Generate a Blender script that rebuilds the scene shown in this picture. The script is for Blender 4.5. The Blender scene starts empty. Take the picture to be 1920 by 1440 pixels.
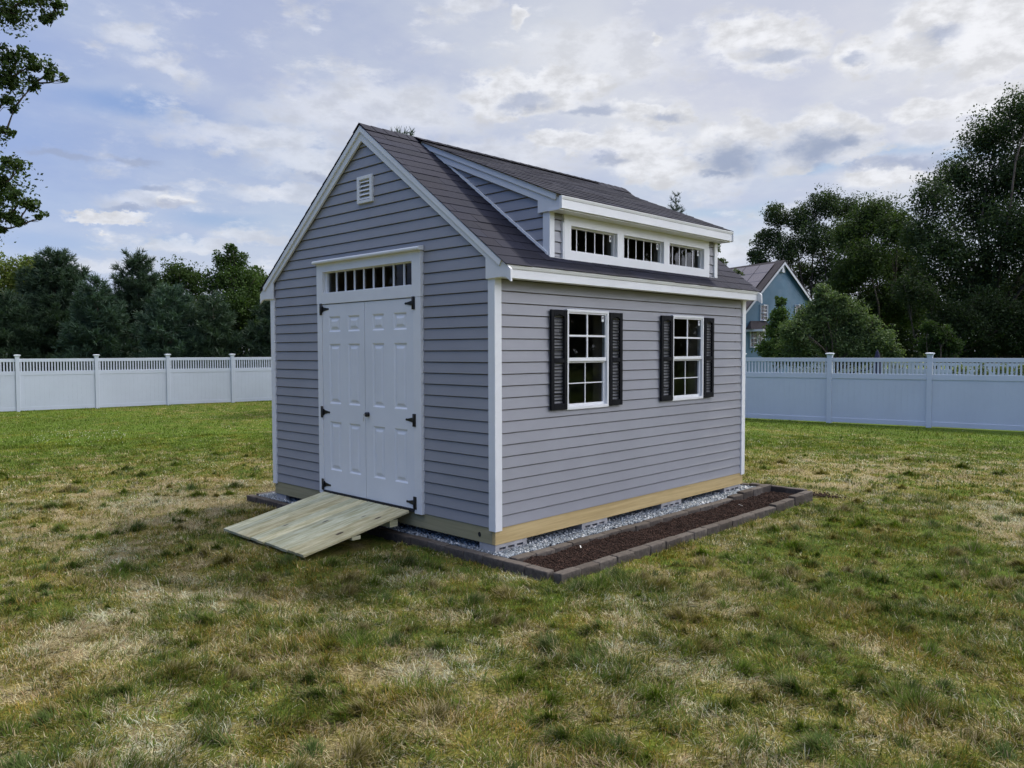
import bpy, bmesh, math, random
import numpy as np
from mathutils import Vector, Matrix

SC = bpy.context.scene
COL = SC.collection
R = math.radians
C4 = 0.1016                       # one siding course
W, L = 3.713, 4.359               # gable width (along y) and side length (along x)
RZ, RY = 3.765, W / 2             # ridge
PITCH = 0.755                     # main roof slope
DP = 0.425                        # dormer roof slope

# ------------------------------------------------------------------ camera
CAM = np.array([-4.6797, -4.7341, 1.5145])
YAW, PIT, ROL, F = 0.769555, -0.041618, -0.0029635, 1479.11
def cam_axes():
    f = np.array([math.cos(YAW)*math.cos(PIT), math.sin(YAW)*math.cos(PIT), math.sin(PIT)])
    r = np.array([math.sin(YAW), -math.cos(YAW), 0.]); u = np.cross(r, f)
    return r*math.cos(ROL)+u*math.sin(ROL), -r*math.sin(ROL)+u*math.cos(ROL), f
AR, AU, AF = cam_axes()
def at(px, py, d):                # a point of the place at forward distance d
    return CAM + d*(AF + AR*(px-960)/F - AU*(py-720)/F)

cam = bpy.data.cameras.new('camera')
cam.sensor_width = 36; cam.lens = F/1920*36; cam.clip_start = .05; cam.clip_end = 3000
co = bpy.data.objects.new('camera', cam); COL.objects.link(co)
m = Matrix.Identity(4)
for i in range(3):
    m[i][0], m[i][1], m[i][2], m[i][3] = AR[i], AU[i], -AF[i], CAM[i]
co.matrix_world = m
SC.camera = co

# ------------------------------------------------------------------ noise
class Noise:
    def __init__(s, seed):
        s.t = np.random.RandomState(seed).rand(256, 256)
    def one(s, x, y):
        xi = np.floor(x).astype(int); yi = np.floor(y).astype(int)
        fx = x-xi; fy = y-yi
        fx = fx*fx*(3-2*fx); fy = fy*fy*(3-2*fy)
        a = s.t[xi % 256, yi % 256]; b = s.t[(xi+1) % 256, yi % 256]
        c = s.t[xi % 256, (yi+1) % 256]; d = s.t[(xi+1) % 256, (yi+1) % 256]
        return (a*(1-fx)+b*fx)*(1-fy)+(c*(1-fx)+d*fx)*fy
    def fbm(s, x, y, sc, o=4):
        x = np.asarray(x, float)*sc+37.3; y = np.asarray(y, float)*sc+11.9
        v = 0; a = .5; tot = 0
        for k in range(o):
            v = v+a*s.one(x, y); tot += a; a *= .55; x = x*2.03+5.1; y = y*2.03+9.7
        return v/tot
N1, N2, N3, N4 = Noise(1), Noise(2), Noise(3), Noise(4)
def sstep(a, b, x):
    t = np.clip((np.asarray(x, float)-a)/(b-a), 0, 1); return t*t*(3-2*t)
def gz(x, y):                     # the lawn: level by the shed, falling a little to the fences
    x = np.asarray(x, float); y = np.asarray(y, float)
    t = np.maximum((x-5)/12, (y-5)/20)
    return -.272-.225*sstep(0, 1, t)-.6*sstep(1.2, 4, t)+(N1.fbm(x, y, .35, 2)-.5)*.02+.030*np.exp(-((x+1.24)/.32)**2-((y-1.87)/1.05)**2)

# ------------------------------------------------------------------ node helpers
def new_mat(name):
    mt = bpy.data.materials.new(name); mt.use_nodes = True
    nt = mt.node_tree; nt.nodes.clear()
    return mt, nt
class G:
    """small helper around a node tree"""
    def __init__(s, nt): s.nt = nt
    def n(s, t, **kw):
        nd = s.nt.nodes.new(t)
        for k, v in kw.items(): setattr(nd, k, v)
        return nd
    def put(s, sock, v):
        if isinstance(v, bpy.types.NodeSocket): s.nt.links.new(v, sock)
        elif isinstance(v, (tuple, list)) and len(v) == 3 and sock.type == 'RGBA': sock.default_value = (*v, 1)
        else: sock.default_value = v
    def m(s, op, a, b=0., c=None, clamp=False):
        nd = s.n('ShaderNodeMath', operation=op); nd.use_clamp = clamp
        s.put(nd.inputs[0], a); s.put(nd.inputs[1], b)
        if c is not None: s.put(nd.inputs[2], c)
        return nd.outputs[0]
    def ss(s, a, b, x, lo=0., hi=1.):
        nd = s.n('ShaderNodeMapRange', interpolation_type='SMOOTHSTEP')
        s.put(nd.inputs[0], x); s.put(nd.inputs[1], a); s.put(nd.inputs[2], b)
        nd.inputs[3].default_value = lo; nd.inputs[4].default_value = hi
        return nd.outputs[0]
    def mix(s, f, a, b, bt='MIX'):
        nd = s.n('ShaderNodeMix', data_type='RGBA', blend_type=bt)
        s.put(nd.inputs[0], f); s.put(nd.inputs[6], a); s.put(nd.inputs[7], b)
        return nd.outputs[2]
    def coord(s, which='Object', scale=(1, 1, 1), loc=(0, 0, 0), rot=(0, 0, 0)):
        t = s.n('ShaderNodeTexCoord'); mp = s.n('ShaderNodeMapping')
        mp.inputs['Scale'].default_value = scale; mp.inputs['Location'].default_value = loc
        mp.inputs['Rotation'].default_value = rot
        s.nt.links.new(t.outputs[which], mp.inputs[0]); return mp.outputs[0]
    def noise(s, vec, scale, detail=4, rough=.55, dist=0.):
        nd = s.n('ShaderNodeTexNoise'); s.put(nd.inputs['Vector'], vec)
        nd.inputs['Scale'].default_value = scale; nd.inputs['Detail'].default_value = detail
        nd.inputs['Roughness'].default_value = rough; nd.inputs['Distortion'].default_value = dist
        return nd.outputs[0]
    def attr(s, name):
        nd = s.n('ShaderNodeAttribute'); nd.attribute_name = name; return nd.outputs['Color']
    def bump(s, h, strength, dist):
        nd = s.n('ShaderNodeBump'); nd.inputs['Strength'].default_value = strength
        nd.inputs['Distance'].default_value = dist; s.put(nd.inputs['Height'], h); return nd.outputs[0]
    def principled(s, col, rough=.5, spec=.5, metal=0., normal=None):
        nd = s.n('ShaderNodeBsdfPrincipled')
        s.put(nd.inputs['Base Color'], col); s.put(nd.inputs['Roughness'], rough)
        nd.inputs['Specular IOR Level'].default_value = spec; nd.inputs['Metallic'].default_value = metal
        if normal is not None: s.put(nd.inputs['Normal'], normal)
        return nd.outputs[0]
    def out(s, sh):
        o = s.n('ShaderNodeOutputMaterial'); s.nt.links.new(sh, o.inputs['Surface'])

M = {}
def plain(name, col, rough=.5, var=.06, scale=3., spec=.5, metal=0., bump=0., bscale=200., stain=0.):
    mt, nt = new_mat(name); g = G(nt)
    v = g.coord('Object')
    n = g.noise(v, scale, 5, .6)
    f = g.ss(.3, .7, n, 1-var, 1+var)
    mul = g.n('ShaderNodeVectorMath', operation='SCALE'); mul.inputs[0].default_value = col
    nt.links.new(f, mul.inputs['Scale']); c = mul.outputs[0]
    if stain:
        st = g.noise(g.coord('Object', (1, 1, .35)), 9, 6, .7)
        c = g.mix(g.ss(.55, .8, st, 0, stain), c, tuple(x*.55 for x in col))
    nrm = g.bump(g.noise(v, bscale, 3), bump, .002) if bump else None
    r = g.ss(.3, .7, g.noise(v, scale*2.3, 3), max(rough-.06, 0), min(rough+.06, 1))
    g.out(g.principled(c, r, spec, metal, nrm)); M[name] = mt
plain('white_vinyl', (.78, .78, .77), .38, .03, 2.5, stain=.10)
plain('fence_vinyl', (.585, .625, .695), .42, .03, 1.2, stain=.12)
plain('white_paint', (.76, .76, .75), .42, .03, 3., bump=.06, bscale=60, stain=.08)
plain('door_paint', (.72, .73, .74), .36, .03, 2., bump=.05, bscale=90, stain=.05)
plain('siding_vinyl', (.298, .297, .314), .42, .05, 1.3, bump=.35, bscale=5, stain=.08)
plain('black_plastic', (.0055, .006, .008), .6, .2, 5., spec=.14)
plain('black_metal', (.008, .008, .009), .45, .2, 20.)
plain('steel', (.5, .48, .45), .35, .05, 5., metal=1.)
plain('concrete', (.36, .35, .345), .9, .18, 12., spec=.2, bump=.5, bscale=90, stain=.3)
plain('dark_void', (.012, .012, .012), .9, .1)
plain('interior_board', (.30, .235, .16), .8, .2, 4.)
plain('stud_wood', (.42, .33, .21), .7, .15, 6.)
plain('blue_clapboard', (.078, .170, .240), .6, .08, .6)
plain('house_trim', (.62, .63, .65), .5, .03)
plain('house_roof', (.050, .040, .040), .9, .2, 2.)
plain('solar_panel', (.15, .120, .120), .25, .1, 1., spec=.8)  # reflected cloud is put into this pinkish base colour
plain('navy_fabric', (.012, .014, .05), .8, .2, 5.)
plain('bark', (.075, .06, .048), .9, .35, 6., spec=.2, bump=.6, bscale=20)
plain('soil', (.022, .012, .009), .95, .3, 20., spec=.15, bump=.8, bscale=60)
plain('plant_tag', (.50, .49, .46), .5)
plain('flower_white', (.55, .55, .42), .7)

def wood(name, a, b, ax, ring=(.5, .3), tint=True, knot=.0, knotcol=(.06, .045, .03), gscale=1.):
    """board wood: grain stretched along axis ax, optional knots; per-board tint from attribute Col"""
    mt, nt = new_mat(name); g = G(nt)
    sc = [34*gscale, 34*gscale, 34*gscale]; sc[ax] = 1.3*gscale
    v = g.coord('Object', tuple(sc))
    base = v
    if tint:
        off = g.n('ShaderNodeVectorMath', operation='MULTIPLY_ADD')
        nt.links.new(g.attr('Col'), off.inputs[0]); off.inputs[1].default_value = (90, 70, 50); nt.links.new(v, off.inputs[2]); base = off.outputs[0]
    n = g.noise(base, 1., 6, .62, .4)
    c = g.mix(g.ss(.32, .68, n), a, b)
    fine = g.noise(base, 4.2, 3, .6)
    c = g.mix(g.ss(.5, .8, fine, 0, .35), c, tuple(x*.62 for x in a))
    if knot:
        sk = [6., 6., 6.]; sk[ax] = 2.0
        vk = g.coord('Object', tuple(sk), (.3, .7, .1))
        vo = g.n('ShaderNodeTexVoronoi'); nt.links.new(vk, vo.inputs['Vector']); vo.inputs['Scale'].default_value = .9
        dist = g.m('ADD', vo.outputs['Distance'], g.m('MULTIPLY', g.noise(vk, 6., 2), .05))
        halo = g.ss(.10, .34, dist, .55, 0.); core = g.ss(.095, .14, dist, knot, 0.)
        c = g.mix(halo, c, tuple(x*.72 for x in b)); c = g.mix(core, c, knotcol)
    if tint:
        c = g.mix(1., c, g.attr('Col'), 'MULTIPLY')
    nrm = g.bump(n, .25, .002)
    g.out(g.principled(c, .75, .25, 0, nrm)); M[name] = mt
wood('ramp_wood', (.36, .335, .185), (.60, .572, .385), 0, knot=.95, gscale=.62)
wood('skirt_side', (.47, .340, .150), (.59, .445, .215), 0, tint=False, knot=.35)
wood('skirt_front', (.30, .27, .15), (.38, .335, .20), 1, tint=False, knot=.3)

# shingle: colour per tab + granules
mt, nt = new_mat('shingle'); g = G(nt)
v = g.coord('Object')
c = g.mix(1., g.attr('Col'), g.mix(g.ss(.3, .7, g.noise(v, 420., 2)), (.55, .55, .58), (1.5, 1.45, 1.5)), 'MULTIPLY')
c = g.mix(g.ss(.45, .75, g.noise(v, 2.2, 5), 0, .5), c, (.021, .0215, .034))
g.out(g.principled(c, .88, .25, 0, g.bump(g.noise(v, 300., 2), .6, .003))); M['shingle'] = mt

# window glass: thin pane
def glass(name, tint):
    mt, nt = new_mat(name); g = G(nt)
    tr = g.n('ShaderNodeBsdfTransparent'); tr.inputs[0].default_value = (*tint, 1)
    gl = g.n('ShaderNodeBsdfGlossy'); gl.inputs['Roughness'].default_value = .015; gl.inputs[0].default_value = (.9, .93, .95, 1)
    fr = g.n('ShaderNodeFresnel'); fr.inputs[0].default_value = 1.5
    v = g.coord('Object')
    nt.links.new(g.bump(g.noise(v, 3., 2), .02, .01), gl.inputs['Normal'])
    mx = g.n('ShaderNodeMixShader'); nt.links.new(g.m('MULTIPLY', fr.outputs[0], .48, clamp=True), mx.inputs[0])
    nt.links.new(tr.outputs[0], mx.inputs[1]); nt.links.new(gl.outputs[0], mx.inputs[2])
    g.out(mx.outputs[0]); M[name] = mt
glass('glass', (.62, .66, .66))
glass('house_glass', (.2, .22, .24))

def leafy(name, trans=.35, rough=.5, spec=.35, hue=1.):
    mt, nt = new_mat(name); g = G(nt)
    c = g.attr('Col')
    p = g.principled(c, rough, spec)
    tl = g.n('ShaderNodeBsdfTranslucent'); nt.links.new(g.mix(1., c, (1.15*hue, 1.3, .55), 'MULTIPLY'), tl.inputs[0])
    mx = g.n('ShaderNodeMixShader'); mx.inputs[0].default_value = trans
    nt.links.new(p, mx.inputs[1]); nt.links.new(tl.outputs[0], mx.inputs[2])
    g.out(mx.outputs[0]); M[name] = mt
leafy('leaf', .30, .65, .12); leafy('needle', .15, .6, .25); leafy('grass', .25, .65, .10)

# lawn soil/thatch below the blades: colour comes with the mesh, plus fine litter
mt, nt = new_mat('lawn'); g = G(nt)
v = g.coord('Object')
n = g.noise(v, 55., 6, .7); n2 = g.noise(v, 9., 5, .65)
c = g.mix(1., g.attr('Col'), g.mix(g.ss(.3, .7, n), (.38, .38, .38), (1.35, 1.33, 1.25)), 'MULTIPLY')
c = g.mix(g.ss(.5, .75, n2, 0, .35), c, (.05, .055, .02))
g.out(g.principled(c, .95, .1, 0, g.bump(n, .8, .02))); M['lawn'] = mt

# gravel stones / edging / mulch colours ride on the mesh too
def attr_mat(name, rough, bscale, bstr, lo=.7, hi=1.25, nsc=30.):
    mt, nt = new_mat(name); g = G(nt); v = g.coord('Object')
    n = g.noise(v, nsc, 5, .65)
    c = g.mix(1., g.attr('Col'), g.mix(g.ss(.3, .7, n), (lo, lo, lo), (hi, hi, hi)), 'MULTIPLY')
    g.out(g.principled(c, rough, .25, 0, g.bump(g.noise(v, bscale, 4), bstr, .004))); M[name] = mt
attr_mat('stone', .85, 120, .3); attr_mat('mulch', .95, 90, .6)
# edging block: cast concrete, tint by the object's own random value
mt, nt = new_mat('edging'); g = G(nt); v = g.coord('Object')
oi = g.n('ShaderNodeObjectInfo')
c = g.mix(oi.outputs['Random'], (.078, .063, .050), (.128, .110, .094))
n = g.noise(v, 28., 6, .7)
c = g.mix(g.ss(.35, .7, n, 0, .8), c, (.052, .044, .039)); c = g.mix(g.ss(.62, .8, g.noise(v, 60., 4), 0, .5), c, (.21, .165, .135))
g.out(g.principled(c, .92, .2, 0, g.bump(n, .7, .006))); M['edging'] = mt

# ------------------------------------------------------------------ mesh helpers
ROOT = {}
def origin(o):
    while o.parent: o = o.parent
    return ROOT.get(o.name, (0, 0, 0))
def link(name, me, parent=None, mat=None):
    o = bpy.data.objects.new(name, me); COL.objects.link(o)
    if mat: me.materials.append(M[mat])
    if parent: o.parent = parent
    return o
def tag(o, label=None, cat=None, group=None, kind=None):
    if label: o['label'] = label
    if cat: o['category'] = cat
    if group: o['group'] = group
    if kind: o['kind'] = kind
    return o
def empty(name, loc, label, cat, group=None):
    o = bpy.data.objects.new(name, None); COL.objects.link(o); o.location = tuple(float(x) for x in loc)
    o.empty_display_size = .2
    ROOT[o.name] = tuple(float(x) for x in loc)
    return tag(o, label, cat, group)

class MB:
    """collects solids given in place coordinates; build() links them as one mesh object"""
    def __init__(s): s.v = []; s.f = []; s.c = []; s.col = (1, 1, 1); s.sm = []
    def face(s, pts, sm=False):
        i = len(s.v); s.v += [tuple(float(x) for x in p) for p in pts]
        s.f.append(tuple(range(i, i+len(pts)))); s.c += [s.col]*len(pts); s.sm.append(sm)
    def solid(s, verts, faces, sm=False):
        i = len(s.v); s.v += [tuple(float(x) for x in p) for p in verts]; s.c += [s.col]*len(verts)
        for f in faces: s.f.append(tuple(i+k for k in f)); s.sm.append(sm)
    def box(s, x0, x1, y0, y1, z0, z1):
        x0, x1 = min(x0, x1), max(x0, x1); y0, y1 = min(y0, y1), max(y0, y1); z0, z1 = min(z0, z1), max(z0, z1)
        p = [(x, y, z) for z in (z0, z1) for y in (y0, y1) for x in (x0, x1)]
        s.solid(p, [(0, 2, 3, 1), (4, 5, 7, 6), (0, 1, 5, 4), (2, 6, 7, 3), (0, 4, 6, 2), (1, 3, 7, 5)])
    def prism(s, poly, axis, a, b):
        """polygon in the two other axes (in axis order), extruded from a to b along axis"""
        n = len(poly)
        def put(p, t):
            q = list(p); q.insert(axis, t); return q
        A = [put(p, a) for p in poly]; B = [put(p, b) for p in poly]
        s.solid(A+B, [tuple(range(n))[::-1], tuple(range(n, 2*n))]+[(k, (k+1) % n, n+(k+1) % n, n+k) for k in range(n)])
    def tube(s, pts, rad, k=8, sm=True):
        pts = [Vector(p) for p in pts]; rings = []
        for i, p in enumerate(pts):
            d = (pts[min(i+1, len(pts)-1)]-pts[max(i-1, 0)]).normalized()
            a = d.orthogonal().normalized() if i == 0 else (rings_a-d*rings_a.dot(d)).normalized()
            rings_a = a; b = d.cross(a); r = float(rad[i]) if hasattr(rad, "__len__") else float(rad)
            rings.append([p+r*(math.cos(2*math.pi*j/k)*a+math.sin(2*math.pi*j/k)*b) for j in range(k)])
        v = [q for rg in rings for q in rg]; f = []
        for i in range(len(pts)-1):
            for j in range(k):
                f.append((i*k+j, i*k+(j+1) % k, (i+1)*k+(j+1) % k, (i+1)*k+j))
        f.append(tuple(range(k))[::-1]); f.append(tuple((len(pts)-1)*k+j for j in range(k)))
        s.solid(v, f, sm)
    def build(s, name, mat, parent=None, bevel=0., seg=1):
        me = bpy.data.meshes.new(name)
        o0 = origin(parent) if parent else (0, 0, 0)
        me.from_pydata([(p[0]-o0[0], p[1]-o0[1], p[2]-o0[2]) for p in s.v], [], s.f)
        at_ = me.attributes.new('Col', 'FLOAT_COLOR', 'POINT')
        at_.data.foreach_set('color', np.array([(*c, 1) for c in s.c], np.float32).ravel())
        me.polygons.foreach_set('use_smooth', s.sm)
        me.update()
        o = link(name, me, parent, mat)
        if bevel:
            b = o.modifiers.new('bevel', 'BEVEL'); b.width = bevel; b.segments = seg; b.limit_method = 'ANGLE'; b.angle_limit = R(40)
        return o

def np_mesh(name, V, Fq, mat, col=None, parent=None, smooth=False):
    """numpy verts (n,3) and faces (m,k)"""
    me = bpy.data.meshes.new(name); k = Fq.shape[1]
    o0 = np.array(origin(parent)) if parent else np.zeros(3)
    me.vertices.add(len(V)); me.vertices.foreach_set('co', (V-o0).astype(np.float32).ravel())
    me.loops.add(Fq.size); me.loops.foreach_set('vertex_index', Fq.astype(np.int32).ravel())
    me.polygons.add(len(Fq)); me.polygons.foreach_set('loop_start', np.arange(0, Fq.size, k, dtype=np.int32))
    if smooth: me.polygons.foreach_set('use_smooth', np.ones(len(Fq), bool))
    if col is not None:
        a = me.attributes.new('Col', 'FLOAT_COLOR', 'POINT')
        cc = np.ones((len(V), 4), np.float32); cc[:, :3] = col; a.data.foreach_set('color', cc.ravel())
    me.update(calc_edges=True); me.validate()
    return link(name, me, parent, mat)

# ==================================================================  LAWN
rs = np.random.RandomState(7)
GREEN = np.array([.094, .138, .018]); DGREEN = np.array([.056, .082, .020]); OLIVE = np.array([.185, .162, .038])
STRAW = np.array([.430, .350, .190]); PALE = np.array([.420, .420, .300]); TAN = np.array([.285, .205, .130]); LUSH = np.array([.098, .150, .018])
def bump_at(x, y, cx, cy, r): return np.exp(-((x-cx)**2+(y-cy)**2)/(r*r))
def dryness(x, y):
    """how straw-like the lawn is at a place, 0 green .. 1 dry"""
    x = np.asarray(x, float); y = np.asarray(y, float)
    d = .45+.55*(N1.fbm(x, y, .62, 4)-.5)+1.1*(N2.fbm(x, y, 2.6, 4)-.5)+1.5*(N4.fbm(x, y, 6.5, 3)-.5)
    r = np.hypot(x-CAM[0], y-CAM[1])
    d = d-.34*sstep(10.5, 20, r)+.02
    d = d+.42*bump_at(x, y, -.7, 4.7, 1.2)+.15*bump_at(x, y, -2.6, 5.2, 1.4)      # straw by the left corner of the shed
    d = d+.30*bump_at(x, y, 7.2, -.2, 1.6)+.35*bump_at(x, y, 5.6, -2.4, .8)+.35*bump_at(x, y, 4.4, -3.0, .7)
    d = d-.45*bump_at(x, y, 3.0, -2.2, 1.3)-.3*bump_at(x, y, 1.6, -2.9, .9)-.25*bump_at(x, y, 6.5, -1.9, .9)
    d = d+.22*bump_at(x, y, -3.6, -1.6, .7)+.10*bump_at(x, y, -3.6, .4, .8)
    d = d-.5*sstep(13.5, 16.8, x)*sstep(22, 8, y)
    d = d-.30*sstep(6.5, 12, y)*sstep(7, 2, x)
    return np.clip(d, 0, 1)
def hill(x, y): return .6*N3.fbm(x, y, 4.3, 3)+.4*N2.fbm(y, x, 1.7, 2)
def ground_col(x, y):
    d = dryness(x, y)[..., None]; h = N4.fbm(x, y, 1.1, 3)[..., None]
    far = sstep(11, 20, np.hypot(x-CAM[0], y-CAM[1]))[..., None]
    g_ = (GREEN*(1-far)+LUSH*far)*.95
    mid = OLIVE*.9
    c = np.where(d < .5, g_*(1-d*2)+mid*d*2, mid*(2-2*d)+(STRAW*.62)*(2*d-1))
    return c*(.75+.5*h)

# base sheet: polar grid round the camera, reaching the horizon
radii = np.concatenate([np.linspace(.3, 40, 330), np.geomspace(41, 1500, 40)])
angs = np.linspace(0, 2*np.pi, 361)[:-1]
fine = np.concatenate([np.linspace(YAW-.85, YAW+.85, 420), np.linspace(YAW+.85, YAW-.85+2*np.pi, 90)[1:-1]])
RR, AA = np.meshgrid(radii, fine, indexing='ij')
gx = CAM[0]+RR*np.cos(AA); gy = CAM[1]+RR*np.sin(AA); gzz = gz(gx, gy)
inb = (gx > -.10) & (gx < 4.66) & (gy > -.78) & (gy < 4.08)          # dug out under the gravel and the bed
gzz = np.where(inb, gzz-.06, gzz)
V = np.stack([gx, gy, gzz], -1).reshape(-1, 3)
V = np.vstack([V, [[CAM[0], CAM[1], float(gz(CAM[0], CAM[1]))]]])
nr, na = RR.shape
i, j = np.meshgrid(np.arange(nr-1), np.arange(na), indexing='ij')
Q = np.stack([i*na+j, (i+1)*na+j, (i+1)*na+(j+1) % na, i*na+(j+1) % na], -1).reshape(-1, 4)
gc = ground_col(V[:, 0], V[:, 1])
ground = np_mesh('ground', V, Q, 'lawn', gc, smooth=True)
tag(ground, kind='structure')

# blades
def blades(n, r0, r1, half, h_rng, w, segs, seed, keepfar=False):
    q = np.random.RandomState(seed)
    r = np.sqrt(q.rand(n)*(r1*r1-r0*r0)+r0*r0); a = YAW+(q.rand(n)*2-1)*half
    x = CAM[0]+r*np.cos(a); y = CAM[1]+r*np.sin(a)
    # tuft pull: draw blades together
    cell = .11
    jx = (N2.fbm(x, y, 6.3, 2)-.5)*cell*1.6; jy = (N3.fbm(x, y, 6.3, 2)-.5)*cell*1.6
    x = x+jx; y = y+jy
    ok = ~((x > -.135) & (x < 4.70) & (y > -.84) & (y < 4.13))
    ok &= ~((x > -1.12) & (x < .02) & (y > 1.11) & (y < 2.61))
    ok &= (x < 17.05) & (y < 26.4-.13*x)
    x, y = x[ok], y[ok]; n = len(x)
    d = dryness(x, y); h = hill(x, y)
    dead = q.rand(n) < np.clip(.10+.95*(d-.12), .06, .93)
    tuft = .55*sstep(.52, .68, h)*(1-.5*d)
    ln = (h_rng[0]+(h_rng[1]-h_rng[0])*q.rand(n)**1.4)*(.65+.45*h+.60*tuft)
    far = sstep(11, 20, np.hypot(x-CAM[0], y-CAM[1]))
    # where it leans: combed by feet and mower, plus its own will
    th = 2*np.pi*(N4.fbm(x, y, 2.9, 3)*2.4)+q.randn(n)*1.2
    lean = np.clip(np.where(dead, 1.15, .62)+q.randn(n)*.38-.30*tuft, .05, 1.5)
    lean2 = np.clip(lean+.35+.25*q.rand(n), 0, 1.6)
    u = q.rand(n)[:, None]; k = q.rand(n)[:, None]
    live = GREEN*(1-u)+DGREEN*u
    live = np.where(k > .62, OLIVE*(.5+.6*u), live); live = live*(1-far[:, None]*.8)+LUSH*far[:, None]*.8*(.7+.6*u)
    dry = STRAW*(1-u)+PALE*u; dry = np.where(k > .80, TAN*(.7+.5*u), dry); dry = dry*(.60+.75*q.rand(n)[:, None])
    warm = sstep(.5, .66, N3.fbm(x, y, .7, 3))[:, None]
    dry = dry*(1-.35*warm)+TAN*.35*warm
    pv = N1.fbm(x, y, 3.4, 3)[:, None]; ph = N3.fbm(x, y, 1.9, 3)[:, None]
    live = live*(1+np.array([.55, .12, .0])*np.clip((ph-.5)*3, -.08, .9))
    dry = dry*(1+np.array([.04, -.04, -.14])*np.clip((ph-.5)*4, -1, 1))
    sh = (.55+.95*pv)
    live = live*sh; dry = dry*(.7+.6*pv)
    col = np.where(dead[:, None], dry, live*(.75+.75*q.rand(n)[:, None]))*(1-.34*tuft[:, None])
    z = gz(x, y)-.004
    dirv = np.stack([np.cos(th), np.sin(th), 0*th], -1); side = np.stack([-np.sin(th), np.cos(th), 0*th], -1)
    sw = q.randn(n)*.5
    side = side*np.cos(sw)[:, None]+np.array([0, 0, 1.])*np.sin(sw)[:, None]*.4
    up = np.array([0, 0, 1.])
    P = np.stack([x, y, z], -1); ww = (w*(.65+.7*q.rand(n)))[:, None]
    rows = []; pos = P
    for s in range(segs):
        wd = ww*(1-.25*s/segs)
        rows += [pos-side*wd/2, pos+side*wd/2]
        t = s/max(segs-1, 1) if segs > 1 else 0
        le = (lean*(1-t)+lean2*t)[:, None]
        pos = pos+(dirv*np.sin(le)+up*np.cos(le))*(ln/segs)[:, None]
    pos[:, 2] = np.maximum(pos[:, 2], z+.006)
    rows += [pos-side*ww*.06, pos+side*ww*.06]
    nv = len(rows); V = np.stack(rows, 1).reshape(-1, 3)
    b = np.arange(n)[:, None]*nv
    fs = [np.concatenate([b+2*s, b+2*s+1, b+2*s+3, b+2*s+2], 1) for s in range(segs)]
    Fq = np.stack(fs, 1).reshape(-1, 4)
    return V, Fq, np.repeat(col, nv, 0)
parts = [blades(460000, 2.6, 6.2, .82, (.020, .075), .0036, 3, 11),
         blades(400000, 6.2, 11., .80, (.022, .070), .0055, 2, 12),
         blades(300000, 11., 19., .78, (.030, .070), .0100, 2, 13),
         blades(220000, 19., 34., .76, (.030, .065), .0170, 1, 14)]
def tufts(n, r0, r1, half, seed, w):
    """separate bunches of taller, darker grass standing up out of the matted lawn"""
    q = np.random.RandomState(seed)
    r = np.sqrt(q.rand(n)*(r1*r1-r0*r0)+r0*r0); a = YAW+(q.rand(n)*2-1)*half
    cx = CAM[0]+r*np.cos(a); cy = CAM[1]+r*np.sin(a)
    keep = q.rand(n) < np.clip(1.1-1.0*dryness(cx, cy), .12, 1.)
    keep &= ~((cx > -.30) & (cx < 4.85) & (cy > -.98) & (cy < 4.3)) & ~((cx > -1.25) & (cx < .05) & (cy > 1.0) & (cy < 2.75))
    cx, cy = cx[keep], cy[keep]; n = len(cx)
    R_ = q.uniform(.04, .17, n)*q.uniform(.6, 1.2, n); cnt = (190*(R_/.09)**1.75).astype(int)+20
    i = np.repeat(np.arange(n), cnt); m = len(i)
    rr = R_[i]*np.abs(q.randn(m))*.62; aa = q.rand(m)*2*np.pi
    el_ = q.rand(n)*np.pi; sq = q.uniform(.5, 1., n)
    ex = rr*np.cos(aa); ey = rr*np.sin(aa)*sq[i]
    x = cx[i]+ex*np.cos(el_[i])-ey*np.sin(el_[i]); y = cy[i]+ex*np.sin(el_[i])+ey*np.cos(el_[i])
    comb_ = 2*np.pi*N4.fbm(x, y, 1.3, 2)*2.2
    th = np.arctan2(y-cy[i]+.07*np.sin(comb_), x-cx[i]+.07*np.cos(comb_))+q.randn(m)*.6
    lean = np.clip(.45+.55*rr/R_[i]+q.randn(m)*.28, .05, 1.45)
    ln = (.030+.045*q.rand(m))*(.8+.35*(R_[i]/.09))*(1.15-.40*np.clip(rr/R_[i], 0, 1.5))
    t1 = q.rand(n)[i][:, None]; t2 = q.rand(n)[i][:, None]; u = q.rand(m)[:, None]
    c = np.where(t2 < .35, DGREEN*1.25, np.where(t2 < .7, GREEN*.95, OLIVE*.75))*(.70+.55*t1)*(.7+.6*u)
    dead = q.rand(m)[:, None] < .12+.25*(t2 > .7)
    c = np.where(dead, STRAW*(.45+.4*u), c)
    z = gz(x, y)-.004; P = np.stack([x, y, z], -1)
    dv = np.stack([np.cos(th), np.sin(th), 0*th], -1); sd_ = np.stack([-np.sin(th), np.cos(th), 0*th], -1); up = np.array([0, 0, 1.])
    ww = (w*(.7+.6*q.rand(m)))[:, None]; rows = []; pos = P
    for s in range(2):
        rows += [pos-sd_*ww*.5*(1-.2*s), pos+sd_*ww*.5*(1-.2*s)]
        le = (lean+.45*s)[:, None]; pos = pos+(dv*np.sin(le)+up*np.cos(le))*(ln/2)[:, None]
    rows += [pos-sd_*ww*.05, pos+sd_*ww*.05]
    V = np.stack(rows, 1).reshape(-1, 3); b = np.arange(m)[:, None]*6
    Fq = np.stack([np.concatenate([b+2*s, b+2*s+1, b+2*s+3, b+2*s+2], 1) for s in range(2)], 1).reshape(-1, 4)
    return V, Fq, np.repeat(c, 6, 0)
parts += [tufts(420, 2.7, 6.5, .80, 21, .0040), tufts(620, 6.5, 11., .78, 22, .0055), tufts(160, 11., 15., .74, 23, .008)]
off = 0; VV = []; FF = []; CC = []
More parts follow.
